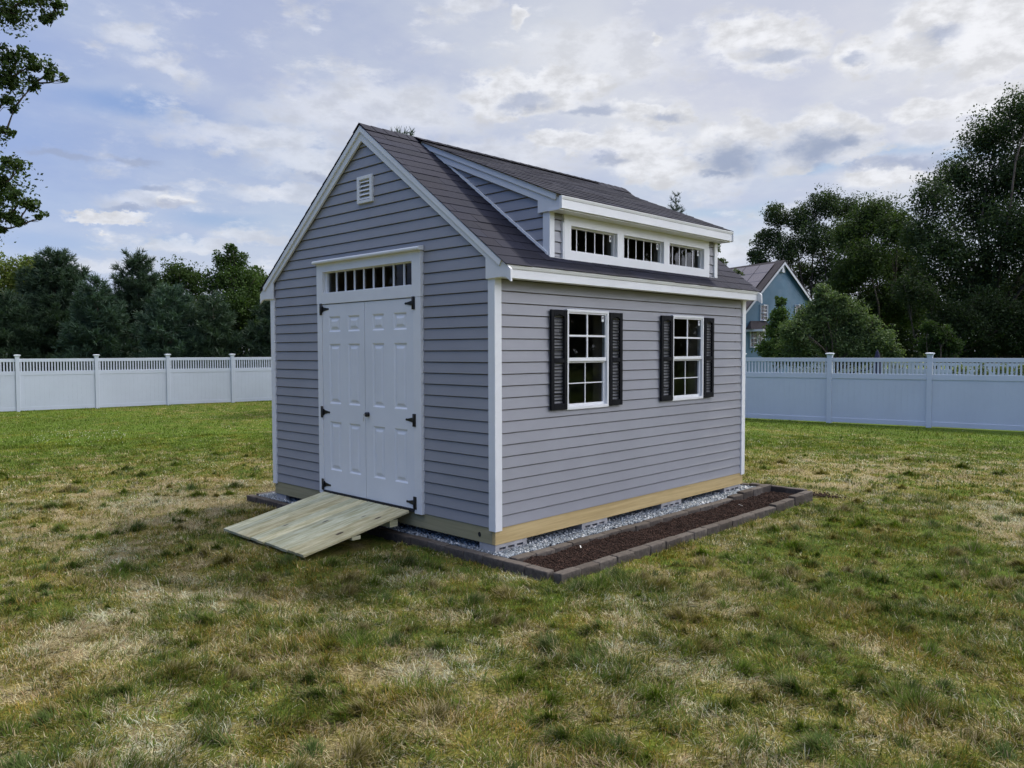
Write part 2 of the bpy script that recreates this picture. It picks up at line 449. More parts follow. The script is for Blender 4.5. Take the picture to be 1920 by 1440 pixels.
for v_, f_, c_ in parts:
    VV.append(v_); FF.append(f_+off); CC.append(c_); off += len(v_)
gr = np_mesh('grass', np.vstack(VV), np.vstack(FF), 'grass', np.vstack(CC))
tag(gr, 'patchy lawn of green tufts and dry straw', 'grass', kind='stuff')
# ==================================================================  SHED
shed = empty('garden_shed', (L/2, W/2, -.145), 'grey clapboard garden shed with white double doors, black shutters and a shed dormer', 'shed')
PF, PR = 0., 0.                    # trim planes: front x=0, right side y=0
ST = .052                          # siding stands in front of the wall board
IN = .12                           # wall thickness behind the siding

class Plane:
    """a wall plane: u along the wall, v up, w outwards"""
    def __init__(s, o, u, w): s.o, s.u, s.w = np.array(o, float), np.array(u, float), np.array(w, float)
    def __call__(s, u, v, w=0.): return s.o+s.u*u+s.w*w+np.array([0, 0, v])
FRONT = Plane((0, 0, 0), (0, 1, 0), (-1, 0, 0)); RIGHT = Plane((0, 0, 0), (1, 0, 0), (0, -1, 0))
BACK = Plane((L, 0, 0), (0, 1, 0), (1, 0, 0)); LEFT = Plane((0, W, 0), (1, 0, 0), (0, 1, 0))
def pbox(mb, pl, u0, u1, v0, v1, w0, w1):
    a, b = pl(u0, v0, w0), pl(u1, v1, w1); mb.box(a[0], b[0], a[1], b[1], a[2], b[2])
def pprism(mb, pl, poly, w0, w1):
    A = [pl(u, v, w0) for u, v in poly]; B = [pl(u, v, w1) for u, v in poly]; n = len(poly)
    mb.solid(A+B, [tuple(range(n))[::-1], tuple(range(n, 2*n))]+[(k, (k+1) % n, n+(k+1) % n, n+k) for k in range(n)])

def siding(mb, pl, z_top, lo, hi, cuts=(), z0=0., c0=0.):
    """clapboard courses between u=lo(z) and u=hi(z), with rectangular openings cut out"""
    rr = random.Random(5)
    k0 = int(math.floor((z0-c0)/C4+1e-6)); k = k0
    while c0+k*C4 < z_top-1e-4:
        a, b = c0+k*C4, c0+(k+1)*C4
        k += 1
        zs = sorted({max(a, z0), min(b, z_top)} | {z for c in cuts for z in c[2:] if max(a, z0) < z < min(b, z_top)})
        jit = rr.uniform(-.0006, .0006)
        for za, zb in zip(zs, zs[1:]):
            zm = (za+zb)/2
            spans = [('L', 'H')]
            ivs = [(None, None)]
            cs = sorted([(c[0], c[1]) for c in cuts if c[2] < zm < c[3]])
            edges = []; cur = None
            for c in cs: edges.append((cur, c[0])); cur = c[1]
            edges.append((cur, None))
            wf = lambda z: -.005-.013*(z-a)/C4+jit
            zb_ = min(zb, b-.0095)
            if zb_ <= za+.001: continue
            for e0, e1 in edges:
                u = [(lo(z) if e0 is None else e0, hi(z) if e1 is None else e1) for z in (za, zb)]
                u = [(p, max(p, q)) for p, q in u]
                if max(q-p for p, q in u) < .004: continue
                p = [pl(u[0][0], za, wf(za)), pl(u[0][1], za, wf(za)), pl(u[1][1], zb_, wf(zb_)), pl(u[1][0], zb_, wf(zb_))]
                mb.face(p)
                if zb_ < zb: mb.face([p[3], p[2], pl(u[1][1], zb_-.001, -.048), pl(u[1][0], zb_-.001, -.048)])
                if za == a:                       # the butt: a small rounded nose and a shadowed underside
                    q0, q1 = pl(u[0][0], za-.003, -.009+jit), pl(u[0][1], za-.003, -.009+jit)
                    mb.face([q0, q1, p[1], p[0]])
                    mb.face([pl(u[0][0], za+.001, -.048), pl(u[0][1], za+.001, -.048), q1, q0])

# ---- siding
rk_lo = lambda z: .074 if z < 2.18 else max(.074, RY-(RZ-.10-z)/PITCH)
rk_hi = lambda z: W-.074 if z < 2.18 else min(W-.074, RY+(RZ-.10-z)/PITCH)
DOORCUT = (1.0, 2.65, 0., 2.43)
mb = MB(); siding(mb, FRONT, RZ-.11, rk_lo, rk_hi, [DOORCUT, (1.73, 1.92, 3.02, 3.24)])
mb.build('front_siding', 'siding_vinyl', shed)
WINS = [(.930, 1.568), (2.712, 3.358)]
mb = MB(); siding(mb, RIGHT, 2.125, lambda z: .074, lambda z: L-.074, [(a+.012, b-.012, .98, 1.89) for a, b in WINS])
mb.build('side_siding', 'siding_vinyl', shed)
mb = MB(); siding(mb, LEFT, 2.125, lambda z: .074, lambda z: L-.074); mb.build('side_siding', 'siding_vinyl', shed)
mb = MB(); siding(mb, BACK, RZ-.11, rk_lo, rk_hi); mb.build('rear_siding', 'siding_vinyl', shed)

# ---- wall boards (what closes the room behind the siding), with real openings
mb = MB()
GO = (1.075, 2.58, 2.135, 2.356)   # transom opening
def wall_grid(mb, pl, u0, u1, v0, v1, cuts, w0, w1):
    us = sorted({u0, u1} | {c for q in cuts for c in q[:2]}); vs = sorted({v0, v1} | {c for q in cuts for c in q[2:]})
    for a, b in zip(us, us[1:]):
        for c, d in zip(vs, vs[1:]):
            if any(q[0] <= (a+b)/2 <= q[1] and q[2] <= (c+d)/2 <= q[3] for q in cuts): continue
            pbox(mb, pl, a, b, c, d, w0, w1)
wall_grid(mb, FRONT, .03, W-.03, 0, 2.37, [GO], -ST-IN, -ST)
pprism(mb, FRONT, [(.06, 2.37), (W-.06, 2.37), (RY, RZ-.18)], -ST-IN, -ST)
pprism(mb, BACK, [(.03, 0), (W-.03, 0), (W-.03, 2.2), (RY, RZ-.18), (.03, 2.2)], -ST-IN, -ST)
wall_grid(mb, RIGHT, ST+IN, L-ST-IN, 0, 2.13, [(a+.02, b-.02, .985, 1.885) for a, b in WINS], -ST-IN, -ST)
wall_grid(mb, LEFT, ST+IN, L-ST-IN, 0, 2.13, [], -ST-IN, -ST)
DW = [(.987, 1.702), (1.811, 2.529), (2.635, 3.350)]
DZ = (2.441, 2.672)
wall_grid(mb, RIGHT, .73, 3.62, 2.335, 2.80, [(a, b, *DZ) for a, b in DW], -ST-.07, -ST)
for xx in (.726, 3.613):             # cheeks of the dormer
    mb.prism([(.03, 2.36), (.03, 2.82), (RY-.05, RZ-.08)], 0, xx, xx+.02)
mb.build('wall_board', 'interior_board', shed)
mb = MB(); mb.box(.03, L-.03, .03, W-.03, -.02, .0); mb.build('floor_board', 'interior_board', shed)

# ---- corner boards
mb0 = None
for (cx, cy, sx, sy) in ((0, 0, 1, 1), (0, W, 1, -1), (L, 0, -1, 1), (L, W, -1, -1)):
    mb = MB(); t = .006
    pw = .077
    mb.prism([(cx-sx*t, cy-sy*t), (cx+sx*pw, cy-sy*t), (cx+sx*pw, cy+sy*.03), (cx+sx*.03, cy+sy*.03), (cx+sx*.03, cy+sy*pw), (cx-sx*t, cy+sy*pw)][::1 if sx*sy > 0 else -1], 2, -.026, 2.135)
    mb.build('corner_board', 'white_vinyl', shed, .003, 2)

# ---- floor frame (rim boards) on the concrete blocks
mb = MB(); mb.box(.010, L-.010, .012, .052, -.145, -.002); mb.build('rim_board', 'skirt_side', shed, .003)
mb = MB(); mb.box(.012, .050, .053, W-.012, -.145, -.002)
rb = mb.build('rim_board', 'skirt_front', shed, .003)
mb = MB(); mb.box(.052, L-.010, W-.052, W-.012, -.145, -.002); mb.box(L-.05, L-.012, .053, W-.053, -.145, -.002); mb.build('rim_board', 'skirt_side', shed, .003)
mb = MB(); mb.prism([(.209+.017*math.cos(t)+.006*math.sin(t), -.078+.021*math.sin(t)-.006*math.cos(t)) for t in np.linspace(0, 2*math.pi, 15)[:-1]], 0, .0095, .014)
mb.build('knot_hole', 'dark_void', rb)
mb = MB(); mb.box(.052, L-.052, .055, W-.055, -.14, -.02); mb.build('floor_frame', 'skirt_side', shed)

# ---- roof: decks and shingle courses
def shingles(mb, P0, U, S, N, ulen, slen, seed, expo=.143, cap=None):
    """P0 eave corner, U along the eave, S up the slope, N normal; tabs in courses, each a thin lifted slab"""
    q = random.Random(seed); P0, U, S, N = map(lambda a: np.array(a, float), (P0, U, S, N))
    nrow = int(math.ceil(slen/expo))
    for r in range(nrow):
        s0 = r*expo; s1 = min(s0+expo+.012, slen)
        u = -(.33 if r % 2 else .165)-q.uniform(0, .06)+(.04*(r % 3))
        while u < ulen:
            wd = .333 if q.random() < .6 else q.choice((.166, .25, .3))
            a, b = max(u, 0.), min(u+wd-.0025, ulen); u += wd
            if b-a < .01: continue
            base = q.uniform(.78, 1.24); hu = q.uniform(-.02, .02)
            mb.col = tuple(c*base for c in (.0128+hu*.04, .0136, .0238-hu*.04))
            t0 = .0050+q.uniform(0, .0035); w0 = q.uniform(-.0015, .0015)
            e0, e1 = q.uniform(-.0025, .0025), q.uniform(-.0025, .0025)
            p = [P0+U*a+S*(s0+e0)+N*(t0+w0), P0+U*b+S*(s0+e1)+N*(t0-w0), P0+U*b+S*s1+N*.0015, P0+U*a+S*s1+N*.0015]
            lo = [P0+U*a+S*(s0+e0), P0+U*b+S*(s0+e1)]
            mb.face(p); mb.face([lo[0], lo[1], p[1], p[0]]); mb.face([lo[0], p[0], p[3]]); mb.face([lo[1], p[2], p[1]])
def unit(a): a = np.array(a, float); return a/np.linalg.norm(a)
X0, X1 = -.048, L+.048
DX0, DX1 = .655, L-.655            # dormer roof ends
EY = -.178                         # eave line of the shingles
def deck(poly_yz, x0, x1, mb): mb.prism(poly_yz, 0, x0, x1)
mb = MB()
th = .085
za = lambda y: RZ-PITCH*(RY-y)     # right slope height
zd = lambda y: RZ-.012-DP*(RY-y)   # dormer slope height
e = EY+.02
deck([(RY, RZ), (RY, RZ-th), (W-e, za(e)-.03), (W-e, za(e))], -.022, L+.022, mb)
for a, b in ((-.022, .70), (3.659, L+.022)): deck([(RY, RZ), (e, za(e)), (e, za(e)-.03), (RY, RZ-th)], a, b, mb)
deck([(.06, za(.06)), (e, za(e)), (e, za(e)-.03), (.06, za(.06)-.06)], .701, 3.658, mb)
deck([(RY-.01, zd(RY-.01)), (-.15, zd(-.15)), (-.15, zd(-.15)-.03), (RY-.01, zd(RY)-.07)], DX0+.01, DX1-.01, mb)
mb.build('roof_deck', 'interior_board', shed)
mb = MB()
S1 = unit((0, 1, PITCH)); NN1 = unit((0, -PITCH, 1)); sl1 = (RY-EY)*math.hypot(1, PITCH)
S2 = unit((0, -1, PITCH)); NN2 = unit((0, PITCH, 1))
shingles(mb, (X0, EY, za(EY)), (1, 0, 0), S1, NN1, .70-X0, sl1, 1)
shingles(mb, (3.659, EY, za(EY)), (1, 0, 0), S1, NN1, X1-3.659, sl1, 2)
shingles(mb, (.70, EY, za(EY)), (1, 0, 0), S1, NN1, 2.959, .195*math.hypot(1, PITCH), 3)
shingles(mb, (X0, W-EY, za(EY)), (1, 0, 0), S2, NN2, X1-X0, sl1, 4)
q = random.Random(3)
for side, S_, N_ in ((1, S1, NN1), (-1, S2, NN2)):          # ridge caps, folded over the top
    x = X0
    while x < X1-.01:
        a, b = x, min(x+.20, X1); x += .145
        base = q.uniform(.8, 1.2); mb.col = (.0128*base, .0136*base, .0238*base)
        top = np.array([0, RY, RZ+.010]); dn = -S_*.135
        if a < DX0+.05 or b > DX1-.05 or side < 0:
            mb.face([top+(a, 0, .006), top+(b, 0, 0), top+dn+(b, 0, 0), top+dn+(a, 0, .006)])
mb.build('main_roof', 'shingle', shed)
mb = MB(); S3 = unit((0, 1, DP)); N3_ = unit((0, -DP, 1))
shingles(mb, (DX0-.018, EY, zd(EY)), (1, 0, 0), S3, N3_, DX1-DX0+.036, (RY-EY)*math.hypot(1, DP), 6)
x = DX0-.018
while x < DX1:
    a, b = x, min(x+.20, DX1+.018); x += .145
    base = q.uniform(.8, 1.2); mb.col = (.0128*base, .0136*base, .0238*base)
    top = np.array([0, RY+.004, RZ+.010]); dn = -S3*.14
    mb.face([top+(a, 0, .006), top+(b, 0, 0), top+dn+(b, 0, -.004), top+dn+(a, 0, .004)])
mb.build('dormer_roof', 'shingle', shed)

# ---- rakes with their eave returns (gable ends)
def rake(x_in, x_out, x_band):
    for sgn in (1, -1):
        f = lambda y: y if sgn > 0 else W-y
        mb = MB()
        top = lambda y: za(y)-.010
        poly = [(f(RY), top(RY)), (f(-.150), top(-.150)), (f(-.209), 2.192), (f(-.212), 2.085), (f(-.144), 2.131), (f(.086), 2.123), (f(.086), 2.303), (f(RY), 3.606)]
        mb.prism(poly if sgn > 0 else poly[::-1], 0, x_in, x_out)
        o = mb.build('rake_board', 'white_paint', shed, .002)
        mb = MB()
        yb = -.118
        poly = [(f(RY), top(RY)+.001), (f(yb), top(yb)+.001), (f(yb+.028), top(yb+.028)-.062), (f(RY), top(RY)-.062)]
        mb.prism(poly if sgn > 0 else poly[::-1], 0, x_out, x_band)
        mb.build('rake_trim', 'white_vinyl', o, .003, 2)
rake(-.002, -.024, -.040); rake(L+.002, L+.024, L+.040)
# ---- eave fascias and soffits
for sgn in (1, -1):
    f = lambda y: y if sgn > 0 else W-y
    mb = MB(); mb.box(-.022, L+.022, f(-.152), f(-.130), 2.122, 2.198); o = mb.build('fascia', 'white_vinyl', shed, .002)
    mb = MB(); mb.prism([(f(-.152), 2.1985), (f(-.160), 2.1985), (f(-.172), 2.222), (f(-.172), 2.232), (f(-.13), 2.236)], 0, -.021, L+.021); mb.build('drip_edge', 'white_vinyl', o)
    mb = MB(); mb.box(-.021, L+.021, f(-.1295), f(-.0065), 2.128, 2.137); mb.build('soffit', 'white_vinyl', shed)

# ---- dormer
DPX = .70
for xs, dsg in ((DPX, -1), (L-DPX, 1)):
    pl = Plane((xs, 0, 0), (0, 1, 0), (dsg, 0, 0))
    mb = MB()
    rr = random.Random(9); z = 2.33
    while z < 3.62:
        z2 = z+C4; ysub = 12
        # left/lower end follows the main roof, upper end the dormer rake
        def band(zz): return max(.072, RY-(RZ-.05-zz)/DP), min(RY, RY-(RZ-.02-zz)/PITCH)
        zz = np.linspace(z, z2-.0095, 5)
        for zl, zh in zip(zz, zz[1:]):
            (a0, b0), (a1, b1) = band(zl), band(zh)
            if b0 < a0 and b1 < a1: continue
            b0, b1 = max(a0, b0), max(a1, b1)
            w = lambda t: -.005-.013*(t-z)/C4
            mb.face([pl(a0, zl, w(zl)), pl(b0, zl, w(zl)), pl(b1, zh, w(zh)), pl(a1, zh, w(zh))])
            if zl == z:
                mb.face([pl(a0, z-.003, -.009), pl(b0, z-.003, -.009), pl(b0, z, -.005), pl(a0, z, -.005)])
                mb.face([pl(a0, z+.001, -.024), pl(b0, z+.001, -.024), pl(b0, z-.003, -.009), pl(a0, z-.003, -.009)])
        z = z2
    mb.build('dormer_cheek', 'siding_vinyl', shed)
    mb = MB()                       # white channel where the cheek meets the roof
    hh = .030
    A = lambda y, dz, w: pl(y, za(y)+dz, w)
    y0, y1 = .02, RY-.42
    p = [A(y0, .004, .014), A(y1, .004, .014), A(y1, hh, .014), A(y0, hh, .014), A(y0, .004, -.02), A(y1, .004, -.02), A(y1, hh, -.02), A(y0, hh, -.02)]
    mb.solid(p, [(0, 1, 2, 3), (7, 6, 5, 4), (0, 4, 5, 1), (3, 2, 6, 7), (0, 3, 7, 4), (1, 5, 6, 2)]); mb.build('roof_channel', 'white_vinyl', shed)
    # rake board of the dormer
    top = lambda y: zd(y)-.008
    mb = MB()
    ym = RY-.135/(PITCH-DP)
    poly = [(RY-.03, top(RY-.03)), (-.152, top(-.152)), (-.152, 2.777), (.125, 2.765), (.125, top(.125)-.128), (ym, top(ym)-.128)]
    pprism(mb, pl, poly, .002, .024); o = mb.build('dormer_rake', 'white_paint', shed, .002)
    mb = MB(); poly = [(RY-.04, top(RY-.04)+.001), (-.115, top(-.115)+.001), (-.098, top(-.098)-.058), (RY-.21, top(RY-.21)-.058)]
    pprism(mb, pl, poly, .0245, .040); mb.build('rake_trim', 'white_vinyl', o, .003, 2)
    mb = MB(); t = .006; sx = -dsg; pw = .062
    mb.prism([(xs-sx*t, -t), (xs+sx*pw, -t), (xs+sx*pw, .03), (xs+sx*.03, .03), (xs+sx*.03, .078), (xs-sx*t, .078)][::1 if sx > 0 else -1], 2, 2.352, 2.768)
    mb.build('corner_board', 'white_vinyl', shed, .003, 2)
mb = MB(); mb.box(DX0+.005, DX1-.005, -.172, -.150, 2.776, 2.856); o = mb.build('dormer_fascia', 'white_vinyl', shed, .002)
mb = MB(); mb.prism([(-.1725, 2.8565), (-.176, 2.8565), (-.184, 2.878), (-.184, 2.884), (-.15, 2.888)], 0, DX0+.006, DX1-.006); mb.build('drip_edge', 'white_vinyl', o)
for xe in (DX0-.004, DX1-.004):
    mb = MB(); mb.box(xe, xe+.008, -.186, -.151, 2.770, 2.885); mb.build('end_cap', 'white_vinyl', o, .001)
mb = MB(); mb.box(DX0+.006, DX1-.006, -.1495, -.010, 2.765, 2.775); mb.build('soffit', 'white_vinyl', shed)
for a, b in ((.762, .90), (3.46, L-.762)):
    mb = MB(); siding(mb, RIGHT, 2.765, lambda z: a, lambda z: b, [], z0=2.345, c0=2.31)
    mb.build('dormer_siding', 'siding_vinyl', shed)
mb = MB()                           # one broad white surround with three openings
wall_grid(mb, RIGHT, .887, 3.458, 2.353, 2.764, [(a, b, *DZ) for a, b in DW], -.022, .014)
mb.box(.872, .8865, -.010, .02, 2.345, 2.69); mb.box(3.4585, 3.473, -.010, .02, 2.345, 2.69)
mb.box(.766, .8715, -.006, .02, 2.352, 2.366); mb.box(3.4735, 3.593, -.006, .02, 2.352, 2.366)
mb.build('dormer_window_surround', 'white_vinyl', shed)
for a, b in DW:
    mb = MB(); d0, d1 = -.062, -.023
    for q_ in ((a, a+.014, *DZ), (b-.014, b, *DZ), (a+.0141, b-.0141, DZ[0], DZ[0]+.012), (a+.0141, b-.0141, DZ[1]-.014, DZ[1])): pbox(mb, RIGHT, *q_, d0, d1)
    f = mb.build('dormer_window', 'white_vinyl', shed, .001)
    n = 5; w_ = (b-a-.028)/n
    for i in range(1, n):
        mb = MB(); pbox(mb, RIGHT, a+.014+i*w_-.006, a+.014+i*w_+.006, DZ[0]+.0125, DZ[1]-.0145, -.046, -.048); mb.build('muntin', 'white_vinyl', f)
    mb = MB(); mb.face([RIGHT(a+.014, DZ[0]+.012, -.050), RIGHT(b-.014, DZ[0]+.012, -.050), RIGHT(b-.014, DZ[1]-.014, -.050), RIGHT(a+.014, DZ[1]-.014, -.050)]); mb.build('pane', 'glass', f)
    mb = MB(); pbox(mb, RIGHT, b-.075, b-.045, DZ[1]-.082, DZ[1]-.020, -.035, -.030); mb.build('latch', 'white_vinyl', f, .003, 2)
    mb = MB(); pbox(mb, RIGHT, b-.066, b-.054, DZ[1]-.062, DZ[1]-.034, -.0299, -.0285); mb.build('latch_slot', 'dark_void', f)

# ---- side windows and shutters
for wi, (a, b) in enumerate(WINS):
    mb = MB(); z0, z1 = .965, 1.903; zr = 1.432
    F0, F1 = -.055, .012
    for q_ in ((a, a+.026, z0, z1), (b-.026, b, z0, z1), (a+.0261, b-.0261, z0, z0+.028), (a+.0261, b-.0261, z1-.026, z1)): pbox(mb, RIGHT, *q_, F0, F1)
    win = mb.build('window', 'white_vinyl', shed, .002)
    mb = MB()                       # upper sash (outer) and lower sash (set back)
    for q_ in ((a+.0262, a+.040, zr+.02, z1-.0262), (b-.040, b-.0262, zr+.02, z1-.0262), (a+.0401, b-.0401, z1-.040, z1-.0262), (a+.0262, b-.0262, zr-.014, zr+.0199)): pbox(mb, RIGHT, *q_, -.020, .002)
    mb.build('upper_sash', 'white_vinyl', win, .0015)
    mb = MB()
    for q_ in ((a+.0262, a+.046, z0+.0285, zr-.0145), (b-.046, b-.0262, z0+.0285, zr-.0145), (a+.0461, b-.0461, z0+.0285, z0+.052), (a+.0461, b-.0461, zr-.030, zr-.0145)): pbox(mb, RIGHT, *q_, -.045, -.021)
    mb.build('lower_sash', 'white_vinyl', win, .0015)
    xm = (a+b)/2
    mb = MB(); pbox(mb, RIGHT, xm-.009, xm+.009, zr+.0205, z1-.041, -.012, -.004); zc = (zr+.02+z1-.04)/2
    pbox(mb, RIGHT, a+.0405, xm-.0091, zc-.009, zc+.009, -.012, -.004); pbox(mb, RIGHT, xm+.0091, b-.0405, zc-.009, zc+.009, -.012, -.004)
    mb.build('muntins', 'white_vinyl', win)
    mb = MB(); pbox(mb, RIGHT, xm-.005, xm+.005, z0+.0525, zr-.031, -.036, -.030); zc = (z0+.052+zr-.03)/2
    pbox(mb, RIGHT, a+.0465, xm-.0051, zc-.005, zc+.005, -.036, -.030); pbox(mb, RIGHT, xm+.0051, b-.0465, zc-.005, zc+.005, -.036, -.030)
    mb.build('muntins', 'white_vinyl', win)
    for (za_, zb_, d) in ((zr+.02, z1-.04, -.014), (z0+.052, zr-.03, -.040)):
        mb = MB(); mb.face([RIGHT(a+.038, za_, d), RIGHT(b-.038, za_, d), RIGHT(b-.038, zb_, d), RIGHT(a+.038, zb_, d)]); mb.build('pane', 'glass', win)
    mb = MB(); pbox(mb, RIGHT, b-.095, b-.062, z1-.105, z1-.048, -.010, -.003); mb.build('latch', 'white_vinyl', win, .004, 2)
    mb = MB(); pbox(mb, RIGHT, b-.086, b-.071, z1-.080, z1-.058, -.0029, -.0012); mb.build('latch_slot', 'dark_void', win, .003)
    for (s0, s1) in ((a-.236, a-.006), (b+.006, b+.214)):
        if s1-s0 > .22: s0 += .003
        mb = MB(); za_, zb_ = .974, 1.891; st = .043; D0, D1 = .002, .024
        pbox(mb, RIGHT, s0, s0+st, za_, zb_, D0, D1); pbox(mb, RIGHT, s1-st, s1, za_, zb_, D0, D1)
        i0, i1 = s0+st+.0001, s1-st-.0001
        pbox(mb, RIGHT, i0, i1, za_, za_+.054, D0, D1); pbox(mb, RIGHT, i0, i1, 1.406, 1.444, D0, D1)
        n = 10; zt = 1.838                       # arched top rail
        poly = [(i0, zb_), (i0, zt-.012)]+[(i0+(i1-i0)*k/n, zt-.012+.022*math.sin(math.pi*k/n)**.8) for k in range(1, n)]+[(i1, zt-.012), (i1, zb_)]
        pprism(mb, RIGHT, poly, D0, D1)
        sh = mb.build('shutter', 'black_plastic', shed, .002)
        mb = MB()
        for lo_, hi_, n in ((za_+.054, 1.406, 12), (1.444, 1.836, 13)):
            for k in range(n+1):
                zz = lo_+(hi_-lo_)*(k+.0)/n
                p = [RIGHT(i0-.004, zz+.003, .008), RIGHT(i1+.004, zz+.003, .008), RIGHT(i1+.004, zz-.003, .017), RIGHT(i0-.004, zz-.003, .017)]
                mb.solid(p+[x+np.array([0, 0, .0045]) for x in p], [(0, 1, 2, 3), (7, 6, 5, 4), (0, 4, 5, 1), (1, 5, 6, 2), (2, 6, 7, 3), (3, 7, 4, 0)])
        mb.build('louvers', 'black_plastic', sh)

# ---- door surround, transom, double doors
CA0, CA1 = .952, 2.690
mb = MB()
tz = 2.02
for q_ in ((CA0-.006, GO[0], tz, 2.446), (GO[1], CA1+.006, tz, 2.446), (GO[0]+.0001, GO[1]-.0001, tz, GO[2]), (GO[0]+.0001, GO[1]-.0001, GO[3], 2.446)): pbox(mb, FRONT, *q_, -.023, .026)
for q_ in ((CA0, 1.058, -.012, tz-.001), (2.606, CA1, -.012, tz-.001)): pbox(mb, FRONT, *q_, -.023, .024)
cas = mb.build('door_casing', 'white_paint', shed, .002)
mb = MB(); mb.prism([(.0, 2.4465), (-.062, 2.4465), (-.070, 2.452), (-.072, 2.468), (-.060, 2.480), (0, 2.492)], 1, .925, CA1+.028); mb.build('drip_cap', 'white_vinyl', cas, .002)
mb = MB()
for q_ in ((GO[0], GO[0]+.006, GO[2], GO[3]), (GO[1]-.035, GO[1], GO[2], GO[3]), (GO[0]+.0061, GO[1]-.0351, GO[2], GO[2]+.008), (GO[0]+.0061, GO[1]-.0351, GO[3]-.008, GO[3])): pbox(mb, FRONT, *q_, -.05, -.012)
tr = mb.build('transom_window', 'white_vinyl', shed, .001)
a, b = GO[0]+.006, GO[1]-.035
for i in range(1, 9):
    mb = MB(); y = a+(b-a)*i/9; pbox(mb, FRONT, y-.0085, y+.0085, GO[2]+.0085, GO[3]-.0085, -.030, -.018); mb.build('muntin', 'white_vinyl', tr)
mb = MB(); mb.face([FRONT(b, GO[2]+.008, -.034), FRONT(a, GO[2]+.008, -.034), FRONT(a, GO[3]-.008, -.034), FRONT(b, GO[3]-.008, -.034)]); mb.build('pane', 'glass', tr)
mb = MB(); pbox(mb, FRONT, a+.02, a+.04, GO[3]-.075, GO[3]-.012, -.016, -.011); mb.build('latch', 'white_vinyl', tr, .003)
def door_leaf(y0, y1, cols, name='door'):
    rows = [(.258, .775), (.965, 1.597), (1.722, 1.885)]
    z0, z1 = .030, 2.012; W0 = .016
    ys = sorted({y0, y1} | {c for p in cols for c in p}); zs = sorted({z0, z1} | {c for p in rows for c in p})
    mb = MB()
    F_ = lambda u, v, w: FRONT(u, v, w)
    for a, b in zip(ys, ys[1:]):
        for c, d in zip(zs, zs[1:]):
            if any(abs(a-p[0]) < 1e-6 for p in cols) and any(abs(c-p[0]) < 1e-6 for p in rows):
                prof = [(0, 0), (.006, -.0035), (.016, -.011), (.026, -.011), (.034, -.0095), (.052, -.002), (.058, -.0012)]
                ring = lambda k: [(a+prof[k][0], c+prof[k][0]), (b-prof[k][0], c+prof[k][0]), (b-prof[k][0], d-prof[k][0]), (a+prof[k][0], d-prof[k][0])]
                for k in range(len(prof)-1):
                    o, i_ = ring(k), ring(k+1)
                    for e in range(4):
                        e2 = (e+1) % 4
                        mb.face([F_(*o[e2], W0+prof[k][1]), F_(*o[e], W0+prof[k][1]), F_(*i_[e], W0+prof[k+1][1]), F_(*i_[e2], W0+prof[k+1][1])])
                mb.face([F_(*p, W0+prof[-1][1]) for p in ring(len(prof)-1)][::-1])
            else:
                mb.face([F_(b, c, W0), F_(a, c, W0), F_(a, d, W0), F_(b, d, W0)])
    P = [(y0, z0), (y1, z0), (y1, z1), (y0, z1)]
    for e in range(4):
        p, q_ = P[e], P[(e+1) % 4]; mb.face([F_(*p, W0), F_(*q_, W0), F_(*q_, -.02), F_(*p, -.02)])
    return mb.build(name, 'door_paint', shed)
dr = door_leaf(1.063, 1.8350, [(1.165, 1.366), (1.517, 1.711)])
dl = door_leaf(1.8420, 2.601, [(1.928, 2.130), (2.270, 2.480)])
def hinge(door, yj, sgn, z):        # T hinge: upright plate on the casing, tapering strap on the door
    mb = MB(); h = .060
    a, b = yj-sgn*.034, yj-sgn*.002
    poly = [(min(a, b), z-h), (max(a, b), z-h), (max(a, b), z+h), (min(a, b), z+h)]
    pprism(mb, FRONT, poly, .0245, .030)
    st = [(yj+sgn*.001, z-.034), (yj+sgn*.012, z-.034), (yj+sgn*.024, z-.022), (yj+sgn*.10, z-.009), (yj+sgn*.117, z-.011), (yj+sgn*.128, z), (yj+sgn*.117, z+.011), (yj+sgn*.10, z+.009), (yj+sgn*.024, z+.022), (yj+sgn*.012, z+.034), (yj+sgn*.001, z+.034)]
    pprism(mb, FRONT, st if sgn < 0 else st[::-1], .0165, .0215)
    p0, p1 = FRONT(yj-sgn*.001, z-h, .030), FRONT(yj-sgn*.001, z+h, .030)
    mb.tube([p0, p1], .008, 8)
    mb.build('hinge', 'black_metal', door)
for z in (.089, .870, 1.966): hinge(dr, 1.062, 1, z); hinge(dl, 2.603, -1, z)
mb = MB(); mb.tube([FRONT(1.790, .886, .016), FRONT(1.790, .886, .022)], .024, 16)
mb.tube([FRONT(1.790, .886, .024), FRONT(1.790, .886, .05)], .011, 10)
prof = [(.026, .010), (.030, .019), (.040, .025), (.050, .022), (.055, .010)]
mb.tube([FRONT(1.790, .886, p[0]) for p in prof], [p[1] for p in prof], 16)
mb.build('door_knob', 'black_metal', dr)
mb = MB(); pbox(mb, FRONT, 1.787, 1.793, .880, .892, .056, .074); mb.tube([FRONT(1.790+.010*math.cos(t), .868+.011*math.sin(t), .072) for t in np.linspace(0, 2*math.pi, 13)], .0013, 5)
pbox(mb, FRONT, 1.787, 1.795, .820, .857, .071, .073); mb.build('key', 'steel', dr)
mb = MB(); mb.box(-.030, -.002, 1.06, 2.605, .002, .026); mb.build('door_sill', 'dark_void', shed)

